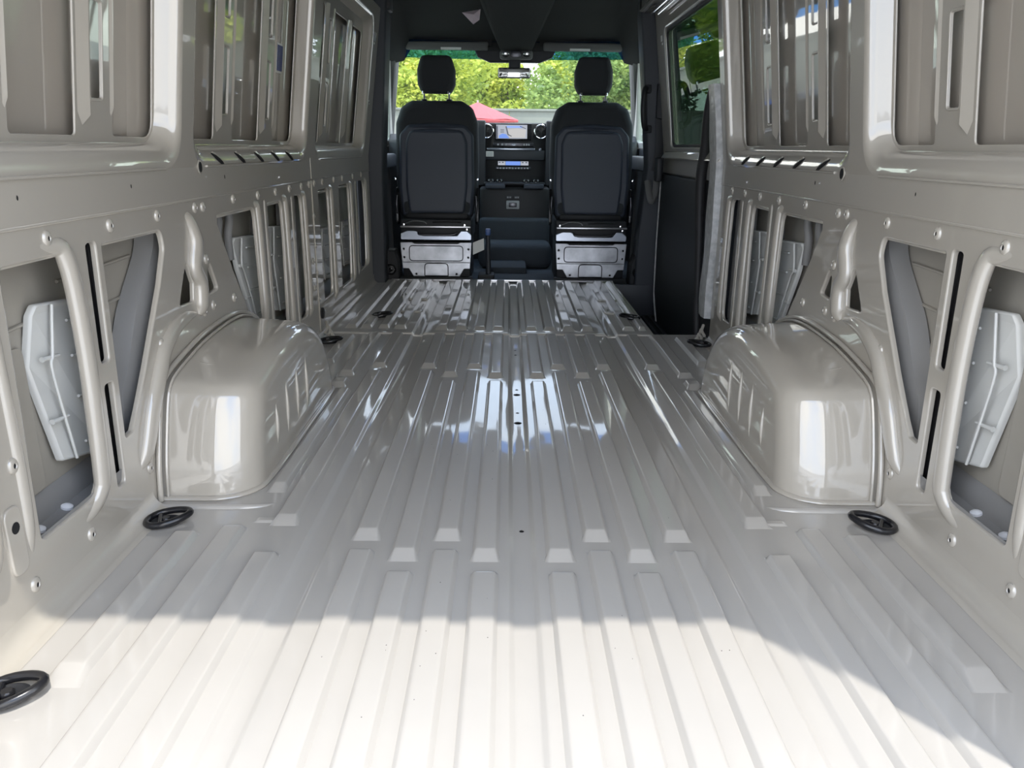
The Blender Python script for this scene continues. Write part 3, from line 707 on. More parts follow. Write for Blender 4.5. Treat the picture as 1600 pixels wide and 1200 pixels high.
# ---------------- interior mirror and sensor housing
mi = empty('rear_view_mirror', (0, 5.97, 1.37), 'small interior mirror hanging below the overhead console', 'mirror')
rbox('housing', (-.118, 5.955, 1.330), (.118, 5.985, 1.402), 'black', mi, b=.012, seg=3)
rbox('mirror_glass', (-.112, 5.950, 1.336), (.112, 5.957, 1.396), 'mirror', mi, b=.003)
rbox('stalk', (-.040, 5.97, 1.395), (.045, 6.00, 1.50), 'black', mi, b=.008); 
sh = sheet('sensor_housing', rpoly([(-.30, 1.53), (.30, 1.53), (.27, 1.475), (.18, 1.440), (-.18, 1.440), (-.27, 1.475)], .03, 4), [], .05, .008, lambda u, v, d: Vector((u+.005, 6.00+d, v)), 'black')
tag(sh, 'black sensor housing behind the mirror at the top of the windscreen', 'sensor housing')

# ---------------- paper tag on the headliner
pt = [(-.285, 1.690), (-.135, 1.712), (-.150, 1.618), (-.185, 1.600)]
V = []; yy = 5.46
for k, (x, z) in enumerate(((-.345, 1.683), (-.225, 1.703), (-.232, 1.640), (-.272, 1.612))): V.append(Vector((x, yy-.005*k, z)))
V += [v+Vector((0, .003, 0)) for v in V[:4]]
V += [Vector((-.268, yy-.035, 1.668)), Vector((-.268, yy-.032, 1.668))]
tagp = mk('paper_tag', V, [(0, 1, 8), (1, 2, 8), (2, 3, 8), (3, 0, 8), (4, 9, 5), (5, 9, 6), (6, 9, 7), (7, 9, 4), (0, 4, 5, 1), (1, 5, 6, 2), (2, 6, 7, 3), (3, 7, 4, 0)], 'paper_pink')
tag(tagp, 'folded pale pink paper tag stuck to the headliner', 'paper tag')

# ---------------- windscreen
WT, WB = (5.98, 1.56), (6.78, .86)
def ws_pt(x, t, d=0.0):
    y = WT[0]+(WB[0]-WT[0])*t - .10*(x/.85)**2; z = WT[1]+(WB[1]-WT[1])*t
    return Vector((x, y+d, z+d*.6))
def ws_patch(name, x0, x1, t0, t1, m, parent, d=0.0, th=.005):
    nx = 12; rows = []
    for t in (t0, t1): rows.append([ws_pt(x0+(x1-x0)*i/nx, t, d) for i in range(nx+1)])
    V = rows[0]+rows[1]; F = [(i, i+1, nx+2+i, nx+1+i) for i in range(nx)]
    return mk(name, V, F, m, parent, 60)
w1 = empty('window_1', (0, 6.4, 1.2), 'windscreen with a blue tinted band along its top', 'windscreen', kind='structure')
ws_patch('pane', -.93, .93, 0.135, 1.0, 'glass_front', w1)
ws_patch('tint_band', -.93, .93, -0.02, 0.134, 'glass_band', w1)
for s in (-1, 1):
    P0, P1 = Vector((s*.80, 5.93, 1.62)), Vector((s*.99, 6.66, .84))
    rings = []
    for t in (0, .25, .5, .75, 1):
        c = P0.lerp(P1, t); w = .05+.02*t
        rings.append([c+Vector((-s*0.0, -.02, 0)), c+Vector((s*.02, -.10, -.01)), c+Vector((s*.12, -.12, -.02)), c+Vector((s*.14, .12, .03)), c+Vector((s*.02, .10, .03))])
    loft('a_pillar', rings, 'visor', w1, cap0=True, cap1=True, smooth=30)
rbox('cowl', (-.95, 6.60, .70), (.95, 6.85, .88), 'trim_dark', w1, b=.02)

# ---------------- cab doors with windows
def cab_door(s, name, label):
    root = empty(name, (s*.95, 5.7, 0), label, 'cab door', kind='structure')
    X = lambda z, d=0: s*(.985+d-(.16*(z-.85) if z > .85 else 0))
    fn = lambda u, v, d: Vector((X(v, d), u, v))
    hole = rpoly([(5.30, .90), (6.42, .90), (6.30, 1.02), (5.95, 1.46), (5.30, 1.50)], .04, 4)
    sheet('upper_frame', [(5.08, .85), (6.62, .85), (6.55, 1.05), (6.08, 1.60), (5.08, 1.62)], [hole], .05, .008, fn, 'stiffener', root)
    sheet('lower_panel', [(5.08, -.10), (6.62, -.10), (6.62, .85), (5.08, .85)], [], .05, .008, fn, 'trim', root)
    sheet('pane', [(5.28, .88), (6.45, .88), (6.32, 1.03), (5.96, 1.48), (5.28, 1.52)], [], .004, 0, lambda u, v, d: fn(u, v, d+.022), 'glass_side', root)
    sweep('frame_seal', [fn(5.32, .92, -.01), fn(5.32, 1.2, -.012), fn(5.33, 1.48, -.01)], .016, 'film', root, n=8)
    sweep('frame_rail', [fn(5.46, .90, -.008), fn(5.44, 1.48, -.008)], .014, 'paint', root, n=8, smooth_path=0)
    rbox('armrest', (min(s*.90, s*.98), 5.45, .70), (max(s*.90, s*.98), 6.2, .80), 'trim', root, b=.02)
    rbox('speaker_grille', (min(s*.945, s*.985), 5.42, .30), (max(s*.945, s*.985), 5.75, .62), 'trim_dark', root, b=.02)
    rbox('lock_plate', (min(s*.93, s*.99), 5.14, .82), (max(s*.93, s*.99), 5.16, .95), 'steel', root, b=.004)
    lathe('striker', [(.012, 0), (.012, .03), (.006, .034), (0, .034)], (s*.955, 5.17, .80), (-s, 0, 0), 'chrome', root, n=12)
    sweep('wiring_loom', [(s*.935, 5.28, .96), (s*.93, 5.30, .90), (s*.935, 5.27, .84), (s*.94, 5.29, .78)], .010, 'silver', root, n=8)
    return root
cab_door(-1, 'door_1', 'left cab door with side window behind the left seat')
cab_door(1, 'door_2', 'right cab door with side window behind the right seat')

# ---------------- B-pillar trims
def prism(name, pts, y0, y1, m, parent=None, bev=.012, fn=None):
    return sheet(name, pts, [], y1-y0, bev, fn or (lambda u, v, d: Vector((u, y0+d, v))), m, parent)
t2 = prism('trim_2', rpoly([(-.99, -.05), (-.825, -.05), (-.818, .72), (-.765, 1.56), (-.755, 1.75), (-.99, 1.75)], .01, 2), 4.96, 5.14, 'trim')
tag(t2, 'black plastic trim on the left pillar beside the seat', 'pillar trim', kind='structure')
prism('foot_box', rpoly([(-.87, -.02), (-.748, -.02), (-.752, .12), (-.775, .20), (-.87, .20)], .015, 3), 5.07, 5.20, 'trim_dark', t2)
lathe('anchor_ring', [(.036, 0), (.036, .006), (.030, .010), (.024, .004), (.016, .004), (.014, .012), (.008, .014), (0, .010)], (-.806, 5.068, .075), (0, -1, 0), 'black_gloss', t2, n=20)
rbox('header_lamp', (-.90, 4.84, 1.575), (-.80, 4.95, 1.64), 'black_gloss', t2, b=.02, seg=3)

t3 = prism('trim_3', rpoly([(.99, -.30), (.79, -.30), (.80, .30), (.835, .75), (.80, 1.10), (.745, 1.60), (.74, 1.80), (.99, 1.80)], .01, 2), 4.99, 5.14, 'trim')
tag(t3, 'black plastic trim on the right pillar with a grab handle', 'pillar trim', kind='structure')
prism('foot_box', rpoly([(.765, -.02), (.88, -.02), (.88, .19), (.80, .19), (.768, .12)], .015, 3), 5.03, 5.16, 'trim_dark', t3)
lathe('anchor_ring', [(.036, 0), (.036, .006), (.030, .010), (.024, .004), (.016, .004), (.014, .012), (.008, .014), (0, .010)], (.818, 5.028, .075), (0, -1, 0), 'black_gloss', t3, n=20)
gh = empty('grab_handle', (.80, 4.98, 1.09), 'black curved grab handle on the right pillar trim', 'grab handle')
sweep('grip', [(.800, 4.99, 1.205), (.782, 4.945, 1.19), (.775, 4.925, 1.12), (.778, 4.925, 1.05), (.792, 4.945, .985), (.812, 4.99, .965)], .017, 'black', gh, n=12)
rbox('mount', (.785, 4.975, 1.175), (.830, 4.995, 1.225), 'black', gh, b=.008); rbox('mount', (.795, 4.975, .945), (.845, 4.995, .99), 'black', gh, b=.008)
be = empty('seat_belt', (.86, 4.96, 1.0), 'seat belt with guide on the right pillar beside the sliding door', 'seat belt')
prism('guide', rpoly([(.862, 1.235), (.885, 1.22), (.925, 1.05), (.92, 1.02), (.865, 1.03)], .01, 3), 4.955, 4.985, 'black', be, bev=.006)
sweep('webbing', [(.888, 4.965, 1.04), (.896, 4.965, .85), (.88, 4.97, .72)], .024, 'trim_dark', be, n=8, flatten=(1, .12))
sweep('strap_loop', [(.835, 4.965, .66), (.850, 4.93, .56), (.865, 4.93, .54), (.885, 4.95, .60), (.890, 4.97, .70)], .020, 'visor', be, n=8, flatten=(1, .4))

# ================================================================== SLIDING DOOR AND STEP
step = rbox('floor_step', (.655, Y_SEAM, -.30), (1.0, 5.02, -.20), 'trim_dark', None, b=.004)
tag(step, 'black step well inside the sliding door', 'step', kind='structure')
rbox('step_riser', (.652, Y_SEAM+.01, -.22), (.664, 5.02, -.004), 'trim_dark', step, b=.002)
rbox('step_rear_end', (.655, Y_SEAM-.004, -.22), (1.0, Y_SEAM+.006, -.002), 'trim_dark', step, b=.002)
for k in range(6): rbox('tread_groove', (.69+.05*k, Y_SEAM+.05, -.201), (.71+.05*k, 4.95, -.194), 'trim', step, b=.002)
rbox('step_front_end', (.655, 4.985, -.22), (1.0, 5.02, .0), 'trim', step, b=.004)
d3 = empty('door_3', (.94, 4.2, 0), 'closed sliding door with dark tinted window and black lower lining', 'sliding door', kind='structure')
fd = lambda u, v, d: Vector((face_x(v)+.030+d, u, v))
hole = rrect(3.60, 4.74, .862, 1.50, .05, 6)
sheet('door_frame', [(3.42, .705), (4.985, .705), (4.985, .79), (4.985, 1.64), (3.42, 1.64), (3.42, .79)], [hole], .05, .010, fd, 'paint', d3)
sheet('lower_frame', rpoly([(3.42, -.28), (4.985, -.28), (4.985, .705), (3.42, .705)], 0), [], .04, .004, fd, 'trim', d3)
sheet('lining', rpoly([(3.50, -.24), (4.72, -.24), (4.895, -.03), (4.915, .30), (4.90, .705), (3.50, .705)], [.02, .12, .08, 0, .02, .02], 6), [], .03, .008, lambda u, v, d: fd(u, v, d-.022), 'trim_dark', d3)
sweep('lining_seal', [fd(u, v, -.018) for u, v in ((4.55, -.22), (4.74, -.215), (4.86, -.11), (4.91, 0.0), (4.93, .30), (4.915, .70))], .008, 'film', d3, n=8)
sheet('window_seal', rrect(3.585, 4.755, .847, 1.515, .06, 6), [rrect(3.615, 4.725, .877, 1.485, .045, 6)], .012, .004, lambda u, v, d: fd(u, v, d+.010), 'rubber', d3)
sheet('pane', rrect(3.59, 4.75, .852, 1.51, .05, 6), [], .004, 0, lambda u, v, d: fd(u, v, d+.024), 'glass_tint', d3)
for u0, v0, w, h in ((4.80, 1.445, .045, .032), (4.79, 1.425, .03, .012)): sheet('chalk_mark', rrect(u0, u0+w, v0, v0+h, .006, 3), [], .001, 0, lambda u, v, d: fd(u, v, d-.0015), 'label_white', d3)
sheet('sill_ledge', [(3.5, .80), (4.80, .80), (4.80, .84), (3.5, .84)], [], .02, .006, lambda u, v, d: fd(u, v, d-.022-(.03*(.84-v)/.04)), 'paint', d3)
for z, y0, y1 in ((1.575, 3.6, 4.7), (1.605, 3.8, 4.9)): sweep('roof_rail', [fd(y0, z, -.03), fd(y1, z, -.03)], .010, 'chrome', d3, n=8, smooth_path=0)
rbox('roof_rail_cover', (.74, 3.42, 1.62), (.96, 5.05, 1.80), 'paint', d3, b=.02)
rbox('door_latch', (.865, 4.83, .66), (.90, 4.93, .80), 'black', d3, b=.01)
# aperture seal and wrapped pillar edge on the right
wrp = []
for k in range(15):
    z = .10+1.02*k/14; w = .030+.012*math.sin(k*1.3)+.012*math.sin(math.pi*k/14)
    xx = face_x(z)-.012; y = 3.490+.010*math.sin(k*.9)
    wrp.append([Vector((xx+.02, y, z)), Vector((xx-.010, y+.01, z)), Vector((xx-.014-.004*math.sin(k*2.1), y+.05+w*.3, z)), Vector((xx-.006, y+.10+w, z)), Vector((xx+.02, y+.10+w, z)), Vector((xx+.03, y+.03, z))])
fl = loft('protective_film', wrp, 'film', None, cap0=True, cap1=True, smooth=60)
tag(fl, 'crinkled grey protective film on the right pillar edge by the sliding door', 'protective film')
sl = sweep('door_seal', [(face_x(1.10)+.005, 3.66, 1.10), (face_x(1.0)-.005, 3.70, 1.0), (.885, 3.76, .85), (.885, 3.80, .70), (.900, 3.79, .40), (.900, 3.76, .22), (.895, 3.70, .05), (.90, 3.66, -.15)], [.014, .020, .026, .026, .022, .018, .018, .016], 'rubber', n=12)
tag(sl, 'dark rubber door seal curving down the sliding door opening', 'door seal')

# ================================================================== SEATS
def seat(cx, label, group):
    t = empty('cab_seat', (cx, 5.30, -.03), label, 'seat', group)
    X = lambda u: cx+u
    # pedestal
    rbox('pedestal_box', (cx-.225, 5.175, -.03), (cx+.225, 5.70, .245), 'black', t, b=.01)
    plate = [(-.238, .245), (-.16, .245), (-.145, .236), (.145, .236), (.16, .245), (.238, .245), (.225, .07), (.185, .07), (.155, .018), (-.155, .018), (-.185, .07), (-.225, .07)]
    holes = [[Vector((x+.006*math.cos(a*.785), z+.006*math.sin(a*.785))) for a in range(8)] for x, z in ((-.135, .034), (.135, .034), (-.215, .20), (.215, .20), (-.213, .145), (.213, .145))]
    pl = sheet('pedestal_plate', rpoly(plate, .006, 2), holes, .012, .003, lambda u, v, d: Vector((X(u), 5.150+d, v)), 'galvanised', t)
    for L in (rrect(-.178, .178, .122, .222, .025, 5), rpoly([(-.078, .022), (.078, .022), (.078, .105), (-.078, .105)], [.004, .004, .025, .025], 4)):
        sweep('pressed_bead', [Vector((X(p[0]), 5.1505, p[1])) for p in L], .0035, 'steel_dark', pl, n=6, smooth_path=0, closed=True)
    sweep('pressed_bead', [(X(-.224), 5.150, .112), (X(.224), 5.150, .112)], .003, 'galvanised', pl, n=6, smooth_path=0)
    rbox('base_rail', (cx-.24, 5.14, -.03), (cx+.24, 5.20, .016), 'trim_dark', t, b=.004)
    # slide frame
    br = [(-.235, .258), (.235, .258), (.235, .292), (.205, .318), (.165, .318), (.14, .286), (-.09, .286), (-.12, .310), (-.14, .318), (-.19, .318), (-.235, .300)]
    sheet('slide_bracket', rpoly(br, .008, 2), [], .01, .003, lambda u, v, d: Vector((X(u), 5.165+d, v)), 'silver', t)
    rbox('slide_bar', (cx-.232, 5.135, .340), (cx+.232, 5.16, .352), 'steel', t, b=.003)
    rbox('slide_box', (cx-.235, 5.19, .25), (cx+.235, 5.75, .39), 'black', t, b=.01)
    sweep('release_wire', [(X(-.12), 5.15, .308), (X(-.09), 5.14, .295), (X(.10), 5.14, .295), (X(.14), 5.15, .312)], .006, 'steel_dark', t, n=8)
    sweep('cable', [(X(-.20), 5.16, .365), (X(-.15), 5.15, .382), (X(-.08), 5.16, .378), (X(-.06), 5.165, .362)], .004, 'steel', t, n=6)
    sweep('cable', [(X(-.02), 5.16, .375), (X(.08), 5.15, .380), (X(.17), 5.16, .376)], .005, 'steel_dark', t, n=6)
    for x, z in ((.19, .358), (.205, .33), (-.21, .36)): lathe('bolt', [(.008, 0), (.007, .006), (0, .007)], (X(x), 5.15, z), (0, -1, 0), 'chrome', t, n=8)
    # cushion
    rbox('seat_cushion', (cx-.245, 5.27, .385), (cx+.245, 5.80, .52), 'fabric', t, b=.05, seg=4)
    # backrest
    rec = lambda v: 5.285+.10*(v-.4)
    ol = rpoly([(-.225, .395), (.225, .395), (.268, .52), (.277, .76), (.272, 1.00), (.235, 1.10), (.165, 1.142), (-.165, 1.142), (-.235, 1.10), (-.272, 1.00), (-.277, .76), (-.268, .52)], [.03, .03, .05, .1, .05, .05, .05, .05, .05, .05, .1, .05], 4)
    sheet('backrest', ol, [], .15, .05, lambda u, v, d: Vector((X(u), rec(v)+d-.014*(1-(u/.28)**2), v)), 'fabric', t, seg=6)
    pn = rpoly([(-.185, .425), (.185, .425), (.205, .60), (.205, .88), (.175, .955), (0, .968), (-.175, .955), (-.205, .88), (-.205, .60)], [.03, .03, 0, .06, .05, 0, .05, .06, 0], 4)
    bp = sheet('back_panel', pn, [], .05, .016, lambda u, v, d: Vector((X(u), rec(v)+d-.040+.012*(abs(u)/.2)**2, v)), 'seat_shell', t, seg=4)
    sh_ = sheet('back_shell', rpoly([(-.235, .405), (.235, .405), (.252, .60), (.248, .93), (.19, .990), (0, 1.003), (-.19, .990), (-.248, .93), (-.252, .60)], [.03, .03, 0, .06, .05, 0, .05, .06, 0], 4), [], .05, .020, lambda u, v, d: Vector((X(u), rec(v)+d-.030+.022*(abs(u)/.25)**2, v)), 'seat_shell', t, seg=4)
    rbox('shell_base', (cx-.21, 5.265, .385), (cx+.21, 5.33, .425), 'trim_dark', t, b=.012)
    # headrest
    hr = rpoly([(-.096, 1.186), (.096, 1.186), (.122, 1.24), (.124, 1.33), (.096, 1.418), (-.096, 1.418), (-.124, 1.33), (-.122, 1.24)], .035, 4)
    sheet('headrest', hr, [], .10, .035, lambda u, v, d: Vector((X(u), 5.355+d-.012*(1-(u/.13)**2), v)), 'fabric', t, seg=6)
    for s in (-1, 1):
        p = sweep('headrest_post', [(X(s*.082), 5.40, 1.10), (X(s*.082), 5.40, 1.20)], .0058, 'steel_dark', t, n=10, smooth_path=0)
        lathe('post_cap', [(.009, 0), (.009, .016), (.005, .020)], (X(s*.082), 5.352, 1.180), (0, 0, 1), 'chrome', p, n=10)
        lathe('post_sleeve', [(.020, 0), (.018, .012), (.010, .014)], (X(s*.082), 5.40, 1.138), (0, 0, 1), 'black', p, n=12)
        # recliner arms and lever
        sheet('recliner_arm', rpoly([(5.27, .36), (5.36, .34), (5.37, .56), (5.33, .60), (5.28, .50)], .02, 3), [], .018, .005, lambda u, v, d, s=s: Vector((X(s*(.258+d)), u, v)), 'black_gloss', t)
        sweep('recliner_lever', [(X(s*.262), 5.255, .42), (X(s*.266), 5.25, .48), (X(s*.262), 5.255, .54)], [.006, .010, .006], 'steel_dark', t, n=8)
        lathe('pivot_bolt', [(.008, 0), (.006, .006), (0, .007)], (X(s*.272), 5.27, .645), (0, -1, 0), 'chrome', t, n=8)
    return t
seat(-.513, 'black fabric cab seat on the left, in front of the windscreen, seen from behind', 'cab seats')
seat(.518, 'black fabric cab seat on the right beside the sliding door, seen from behind', 'cab seats')

# white tag hanging on the left seat base
ht = mk('hanging_tag', [(-.268, 5.148, .245), (-.195, 5.145, .275), (-.193, 5.143, .20), (-.268, 5.146, .165), (-.268, 5.151, .245), (-.195, 5.148, .275), (-.193, 5.146, .20), (-.268, 5.149, .165)], [(0, 1, 2, 3), (7, 6, 5, 4), (0, 4, 5, 1), (1, 5, 6, 2), (2, 6, 7, 3), (3, 7, 4, 0)], 'label_white')
tag(ht, 'white paper tag sticking out beside the left seat base', 'tag')
# belt buckle stalk / lever with blue top
lv = empty('upright_lever', (-.175, 5.22, -.03), 'black upright lever with a blue top beside the left seat', 'lever')
rbox('base', (-.235, 5.16, -.03), (-.125, 5.30, .03), 'trim_dark', lv, b=.01)
sweep('stem', [(-.165, 5.22, .02), (-.168, 5.22, .15), (-.170, 5.23, .295)], [.020, .016, .015], 'trim', lv, n=12)
rbox('cap', (-.187, 5.212, .285), (-.152, 5.250, .330), 'cap_blue', lv, b=.008)

# ================================================================== DASHBOARD
da = empty('dashboard', (0, 6.4, -.03), 'black dashboard with centre stack, screen and air vents between the seats', 'dashboard')
for xs_ in ((-.97, -.6, -.270), (.298, .6, .97)):
  rings = []
  for x in xs_:
    rings.append([Vector((x, y, z)) for y, z in ((6.36, -.05), (6.30, .55), (6.26, .80), (6.30, .90), (6.40, .945), (6.62, .95), (6.85, .90), (6.85, -.05))])
  loft('dash_body', rings, 'trim', da, cap0=True, cap1=True, smooth=35)
rbox('stack_body', (-.262, 6.30, .40), (.290, 6.55, 1.035), 'trim_dark', da, b=.02)
for x0, x1 in ((-.285, -.216), (.254, .312)): rbox('stack_upright', (x0, 6.255, .56), (x1, 6.50, 1.052), 'trim', da, b=.012, seg=3)
sc = rbox('screen', (-.142, 6.283, .905), (.145, 6.305, 1.030), 'black_gloss', da, b=.006)
def flat_poly(name, pts, y, m, parent): return sheet(name, [Vector(p) for p in pts], [], .003, 0, lambda u, v, d: Vector((u, y+d, v)), m, parent)
flat_poly('display', [(-.120, .918), (.108, .918), (.108, 1.020), (-.120, 1.020)], 6.2815, 'screen', sc)
flat_poly('display_water', [(-.112, .920), (-.030, .920), (-.055, .950), (-.085, .955), (-.112, .940)], 6.2803, 'screen_blue', sc)
flat_poly('display_sky', [(-.052, .998), (.070, .998), (.070, 1.012), (-.052, 1.012)], 6.2803, 'screen_sky', sc)
flat_poly('display_map', [(-.030, .925), (.092, .925), (.100, .985), (.030, .994), (-.045, .985)], 6.2806, 'screen_land', sc)
flat_poly('display_route', [(-.062, 1.008), (-.052, 1.008), (-.036, .950), (-.012, .938), (-.014, .932), (-.045, .945)], 6.2800, 'screen_dark', sc)
flat_poly('display_menu', [(-.134, .915), (-.120, .915), (-.120, 1.024), (-.134, 1.024)], 6.2808, 'screen_dark', sc)
flat_poly('display_icon', [(-.131, 1.008), (-.123, 1.008), (-.123, 1.018), (-.131, 1.018)], 6.2800, 'screen', sc)
for i in range(3): flat_poly('display_line', [(-.100, .962+.010*i), (-.072, .962+.010*i), (-.072, .966+.010*i), (-.100, .966+.010*i)], 6.2800, 'screen_dark', sc)
flat_poly('display_lane', [(.052, 1.012), (.098, .995), (.098, .990), (.050, 1.006)], 6.2800, 'screen_dark', sc)
for x in (-.206, .216):
    v_ = lathe('air_vent', [(.055, .0), (.055, .007), (.051, .010), (.046, .006), (.046, -.01)], (x, 6.285, .972), (0, -1, 0), 'chrome', da, n=28)
    lathe('vent_core', [(.046, .002), (.03, .004), (.014, .010), (0, .011)], (x, 6.285, .972), (0, -1, 0), 'black', v_, n=20)
    for k in range(6):
        a = k*math.pi/3; rbox('vent_blade', (-.003, -.044, -.004), (.003, -.012, .004), 'trim_dark', v_, b=0, fn=lambda c, a=a, x=x: (x+c.x*math.cos(a)-c.y*math.sin(a), 6.276+c.z, .972+c.x*math.sin(a)+c.y*math.cos(a)))
rbox('switch_row', (-.158, 6.268, .858), (.158, 6.30, .892), 'steel_dark', da, b=.005)
lathe('start_button', [(.018, 0), (.016, .006), (0, .008)], (.004, 6.268, .873), (0, -1, 0), 'silver', da, n=16, sx=.6)
for x in (-.118, -.085, -.055, .085, .105, .122): rbox('switch', (x-.006, 6.265, .866), (x+.006, 6.27, .880), 'label_grey', da, b=.001, seg=1)
rbox('silver_strip', (-.205, 6.262, .832), (.170, 6.285, .848), 'silver', da, b=.004); lathe('strip_knob', [(.012, 0), (.010, .006), (0, .008)], (.212, 6.272, .838), (0, -1, 0), 'silver', da, n=12)
rbox('mid_panel', (-.222, 6.270, .758), (.248, 6.31, .832), 'trim', da, b=.006)
st = rbox('warning_sticker', (-.212, 6.266, .782), (-.152, 6.271, .822), 'label_white', da, b=.001, seg=1)
for i in range(3): rbox('print_line', (-.205, 6.2652, .789+.010*i), (-.160, 6.2665, .793+.010*i), 'label_grey', st, b=0)
cl = rbox('climate_display', (-.122, 6.275, .714), (.125, 6.31, .752), 'black_gloss', da, b=.004)
flat_poly('display_left', [(-.118, .718), (-.060, .718), (-.060, .748), (-.118, .748)], 6.2738, 'screen', cl); flat_poly('display_middle', [(-.058, .718), (.058, .718), (.058, .748), (-.058, .748)], 6.2738, 'screen_blue', cl); flat_poly('display_right', [(.060, .718), (.121, .718), (.121, .748), (.060, .748)], 6.2738, 'screen', cl)
for x in (-.105, -.080, .076, .104): flat_poly('digit', [(x-.007, .735), (x+.007, .735), (x+.007, .744), (x-.007, .744)], 6.2725, 'screen_dark', cl)
rbox('button_row', (-.138, 6.262, .686), (.140, 6.30, .706), 'trim', da, b=.004)
for i in range(11): rbox('button', (-.128+.0235*i, 6.2595, .690), (-.112+.0235*i, 6.264, .702), 'label_grey' if i % 3 else 'steel_dark', da, b=.001, seg=1)
rbox('shelf', (-.225, 6.16, .575), (.250, 6.31, .592), 'trim', da, b=.006)
for x in (-.172, -.105, .105, .180):
    lathe('cup_ring', [(.030, 0), (.030, .018), (.026, .022), (.022, .012), (.022, .0)], (x, 6.20, .592), (0, 0, 1), 'black_gloss', da, n=18)
for x0, x1 in ((-.215, -.06), (.085, .240)): rbox('tray_edge', (x0, 6.135, .545), (x1, 6.17, .580), 'seat_shell', da, b=.008)
rbox('lower_console', (-.262, 6.16, .12), (.290, 6.45, .560), 'black', da, b=.03, seg=3)
rbox('firewall', (-.97, 6.50, -.06), (.97, 6.56, .60), 'trim_dark', da, b=0)
rbox('foot_panel', (-.262, 6.10, -.02), (.290, 6.22, .325), 'carpet', da, b=.03, seg=3)
so = rbox('socket_frame', (-.050, 6.150, .390), (.052, 6.165, .455), 'label_grey', da, b=.006)
rbox('socket', (-.030, 6.146, .405), (.032, 6.152, .440), 'steel_dark', so, b=.004)
for x0, x1 in ((-.050, -.006), (.010, .055)):
    u = rbox('port_cover', (x0, 6.152, .468), (x1, 6.165, .492), 'trim', da, b=.003)
    for i in range(3): rbox('print_mark', (x0+.006+.012*i, 6.1505, .474), (x0+.013+.012*i, 6.1525, .486), 'label_grey', u, b=0)

# ================================================================== OUTSIDE
GZ = -.72
gr = mk('ground', [(-80, -60, GZ), (80, -60, GZ), (80, 120, GZ), (-80, 120, GZ)], [(0, 1, 2, 3)], 'pavement')
tag(gr, 'pale grey pavement outside around the van', 'pavement', kind='structure')
# body sides and underside that keep daylight out of the cavities
vb = empty('van_body', (0, 3, GZ), 'outer body panels and underside of the van', 'van body', kind='structure')
rbox('underside', (-1.0, Y_REAR, -.36), (1.0, 6.85, -.31), 'trim_dark', vb, b=0)
for s in (-1, 1):
    rbox('sill', (min(s*.995, s*1.02), Y_REAR, -.36), (max(s*.995, s*1.02), 6.85, -.02), 'paint', vb, b=.005)
rbox('bonnet', (-.9, 6.80, .1), (.9, 7.5, .80), 'paint', vb, b=.10, seg=3)
rbox('cab_roof', (-.95, 4.95, 1.99), (.95, 5.5, 2.01), 'paint', vb, b=.005)
V = [(-.97, 5.0, 2.0), (.97, 5.0, 2.0), (.97, 6.06, 1.60), (-.97, 6.06, 1.60), (-.97, 5.0, 2.03), (.97, 5.0, 2.03), (.97, 6.06, 1.63), (-.97, 6.06, 1.63), (-1.0, 5.0, 1.58), (-1.0, 6.06, 1.54), (1.0, 5.0, 1.58), (1.0, 6.06, 1.54)]
mk('roof_front', V, [(0, 1, 2, 3), (4, 5, 6, 7), (0, 3, 9, 8), (1, 2, 11, 10), (2, 3, 7, 6)], 'paint', vb)

def tree(x, y, h, rx, rz, m, label, leaves=7000, size=.20, zc=None, seed=0, group='trees ahead of the van'):
    R = random.Random(seed); t = empty('tree', (x, y, GZ), label, 'tree', group)
    zc = zc if zc is not None else h*.6
    sweep('trunk', [(x, y, GZ), (x+.1, y, GZ+h*.3), (x-.05, y+.1, GZ+h*.6)], [.22, .16, .08], 'bark', t, n=8)
    blobs = [(R.gauss(0, .45)*rx, R.gauss(0, .35)*rx, R.gauss(0, .42)*rz, R.uniform(.28, .5)) for _ in range(16)]
    V = []; F = []
    for k in range(leaves):
        bx, by, bz, br = blobs[k % 16]
        while True:
            d = Vector((R.uniform(-1, 1), R.uniform(-1, 1), R.uniform(-1, 1)))
            if .05 < d.length <= 1: break
        d = d.normalized()*(R.random()**.35)
        c = Vector((x+bx+d.x*rx*br, y+by+d.y*rx*br, GZ+zc+bz+d.z*rz*br*1.1))
        a = Vector((R.gauss(0, 1), R.gauss(0, 1), R.gauss(0, .6))).normalized(); b = a.cross(Vector((R.gauss(0, 1), R.gauss(0, 1), R.gauss(0, 1)))).normalized()
        s_ = size*R.uniform(.6, 1.3); i = len(V)
        V += [c-a*s_, c+b*s_*.5, c+a*s_, c-b*s_*.5]; F.append((i, i+1, i+2, i+3))
    mk('foliage', V, F, m, t, recalc=False)
    return t
tree(-4.7, 39, 9, 3.1, 3.4, 'leaf_bright', 'bright yellow-green tree at the left of the windscreen view', seed=1, leaves=18000, size=.13, zc=4.6)
tree(4.6, 40, 9.5, 3.1, 3.4, 'leaf_mid', 'mid green tree right of the interior mirror', seed=3, leaves=18000, size=.13, zc=4.6)
tree(-0.2, 49, 10, 3.0, 3.6, 'leaf_bright', 'bright green tree straight ahead behind the red parasol', seed=2, leaves=18000, size=.16, zc=5.0)
tree(-8.9, 51, 11, 3.2, 4.4, 'leaf_mid', 'tall green tree far left behind the nearer trees', seed=5, leaves=12000, size=.2, zc=6)
tree(9.0, 51, 11, 3.2, 4.4, 'leaf_dark', 'tall dark green tree far right behind the nearer trees', seed=6, leaves=12000, size=.2, zc=6)
tree(-5.6, 66, 15, 4.6, 6.5, 'leaf_mid', 'tallest green tree in the back row left of centre', seed=7, leaves=14000, size=.3, zc=7)
tree(7.8, 66, 15, 4.6, 6.5, 'leaf_mid', 'tallest green tree in the back row right of centre', seed=12, leaves=14000, size=.3, zc=7)
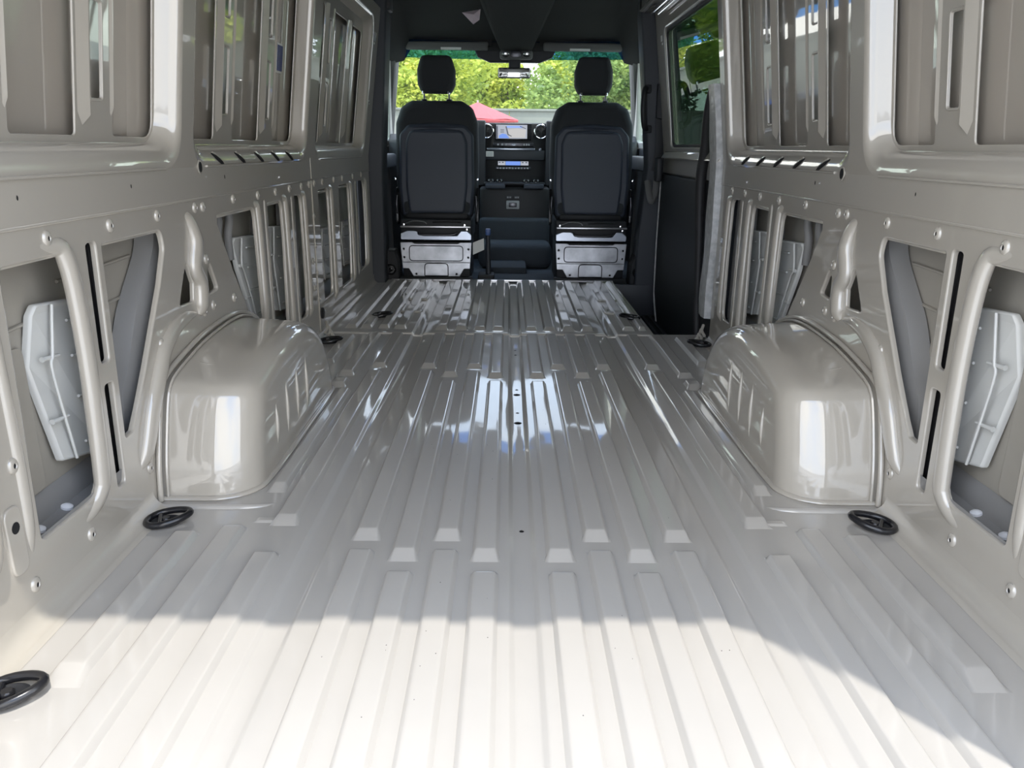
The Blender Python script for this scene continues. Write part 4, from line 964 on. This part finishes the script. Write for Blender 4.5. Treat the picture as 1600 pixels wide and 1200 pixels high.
tree(6.5, 22, 6.5, 1.9, 1.5, 'leaf_bright', 'sunlit bright green tree seen through the sliding door window', seed=8, leaves=9000, size=.10, zc=3.6, group='trees beside the van')
tree(2.55, 14.2, 5.5, .36, 1.9, 'leaf_dark', 'narrow dark tree seen through the sliding door window', seed=9, leaves=5000, size=.08, zc=3.0, group='trees beside the van')
tree(10.5, 33, 12, 3.2, 4.6, 'leaf_dark', 'tall dark tree behind the post seen through the sliding door window', seed=10, leaves=12000, size=.2, zc=7, group='trees beside the van')
po = lathe('gate_post', [(.10, 0), (.10, 2.85), (.12, 2.88), (.12, 2.95), (.07, 3.0), (0, 3.0)], (3.38, 12.5, GZ), (0, 0, 1), 'post', n=12)
tag(po, 'grey post outside, seen through the sliding door window', 'post')
# added wall behind the parasol, standing in for the windscreen's pale reflection
fe = empty('stand_in_wall', (0, 34, GZ), 'added pale grey wall standing in for windscreen reflection haze below the trees', 'wall')
for k in range(14):
    rbox('stand_in_bay', (-14+2*k+.01, 33.9, GZ), (-12+2*k-.01, 34.1, 2.30), 'reflection_grey', fe, b=.02)
rbox('stand_in_coping', (-14, 33.82, 2.30), (14, 34.18, 2.40), 'reflection_grey', fe, b=.03)
# red parasol
pa = empty('parasol', (-1.0, 25, GZ), 'red canopy parasol seen through the windscreen beside the left seat', 'parasol')
ax, az, hw, ez = -.98, 2.17, 1.34, 1.64
N = 8
rim = [Vector((ax+hw*math.cos(2*math.pi*k/N+.39), 25+hw*math.sin(2*math.pi*k/N+.39), ez)) for k in range(N)]
for k in range(N):
    a, b = rim[k], rim[(k+1) % N]; top = Vector((ax, 25, az)); mid = (a+b)/2+Vector((0, 0, .03)); th = Vector((0, 0, -.02)); dr = Vector((0, 0, -.03))
    mk('canopy_panel', [top, a, mid, b, top+th, a+th, mid+th, b+th, a+dr, b+dr], [(0, 1, 2), (0, 2, 3), (4, 6, 5), (4, 7, 6), (1, 8, 9, 3)], 'canopy', pa)
sweep('pole', [(ax, 25, GZ), (ax, 25, az+.06)], .03, 'post', pa, n=8, smooth_path=0)
rbox('base', (ax-.3, 24.7, GZ), (ax+.3, 25.3, GZ+.08), 'post', pa, b=.02)
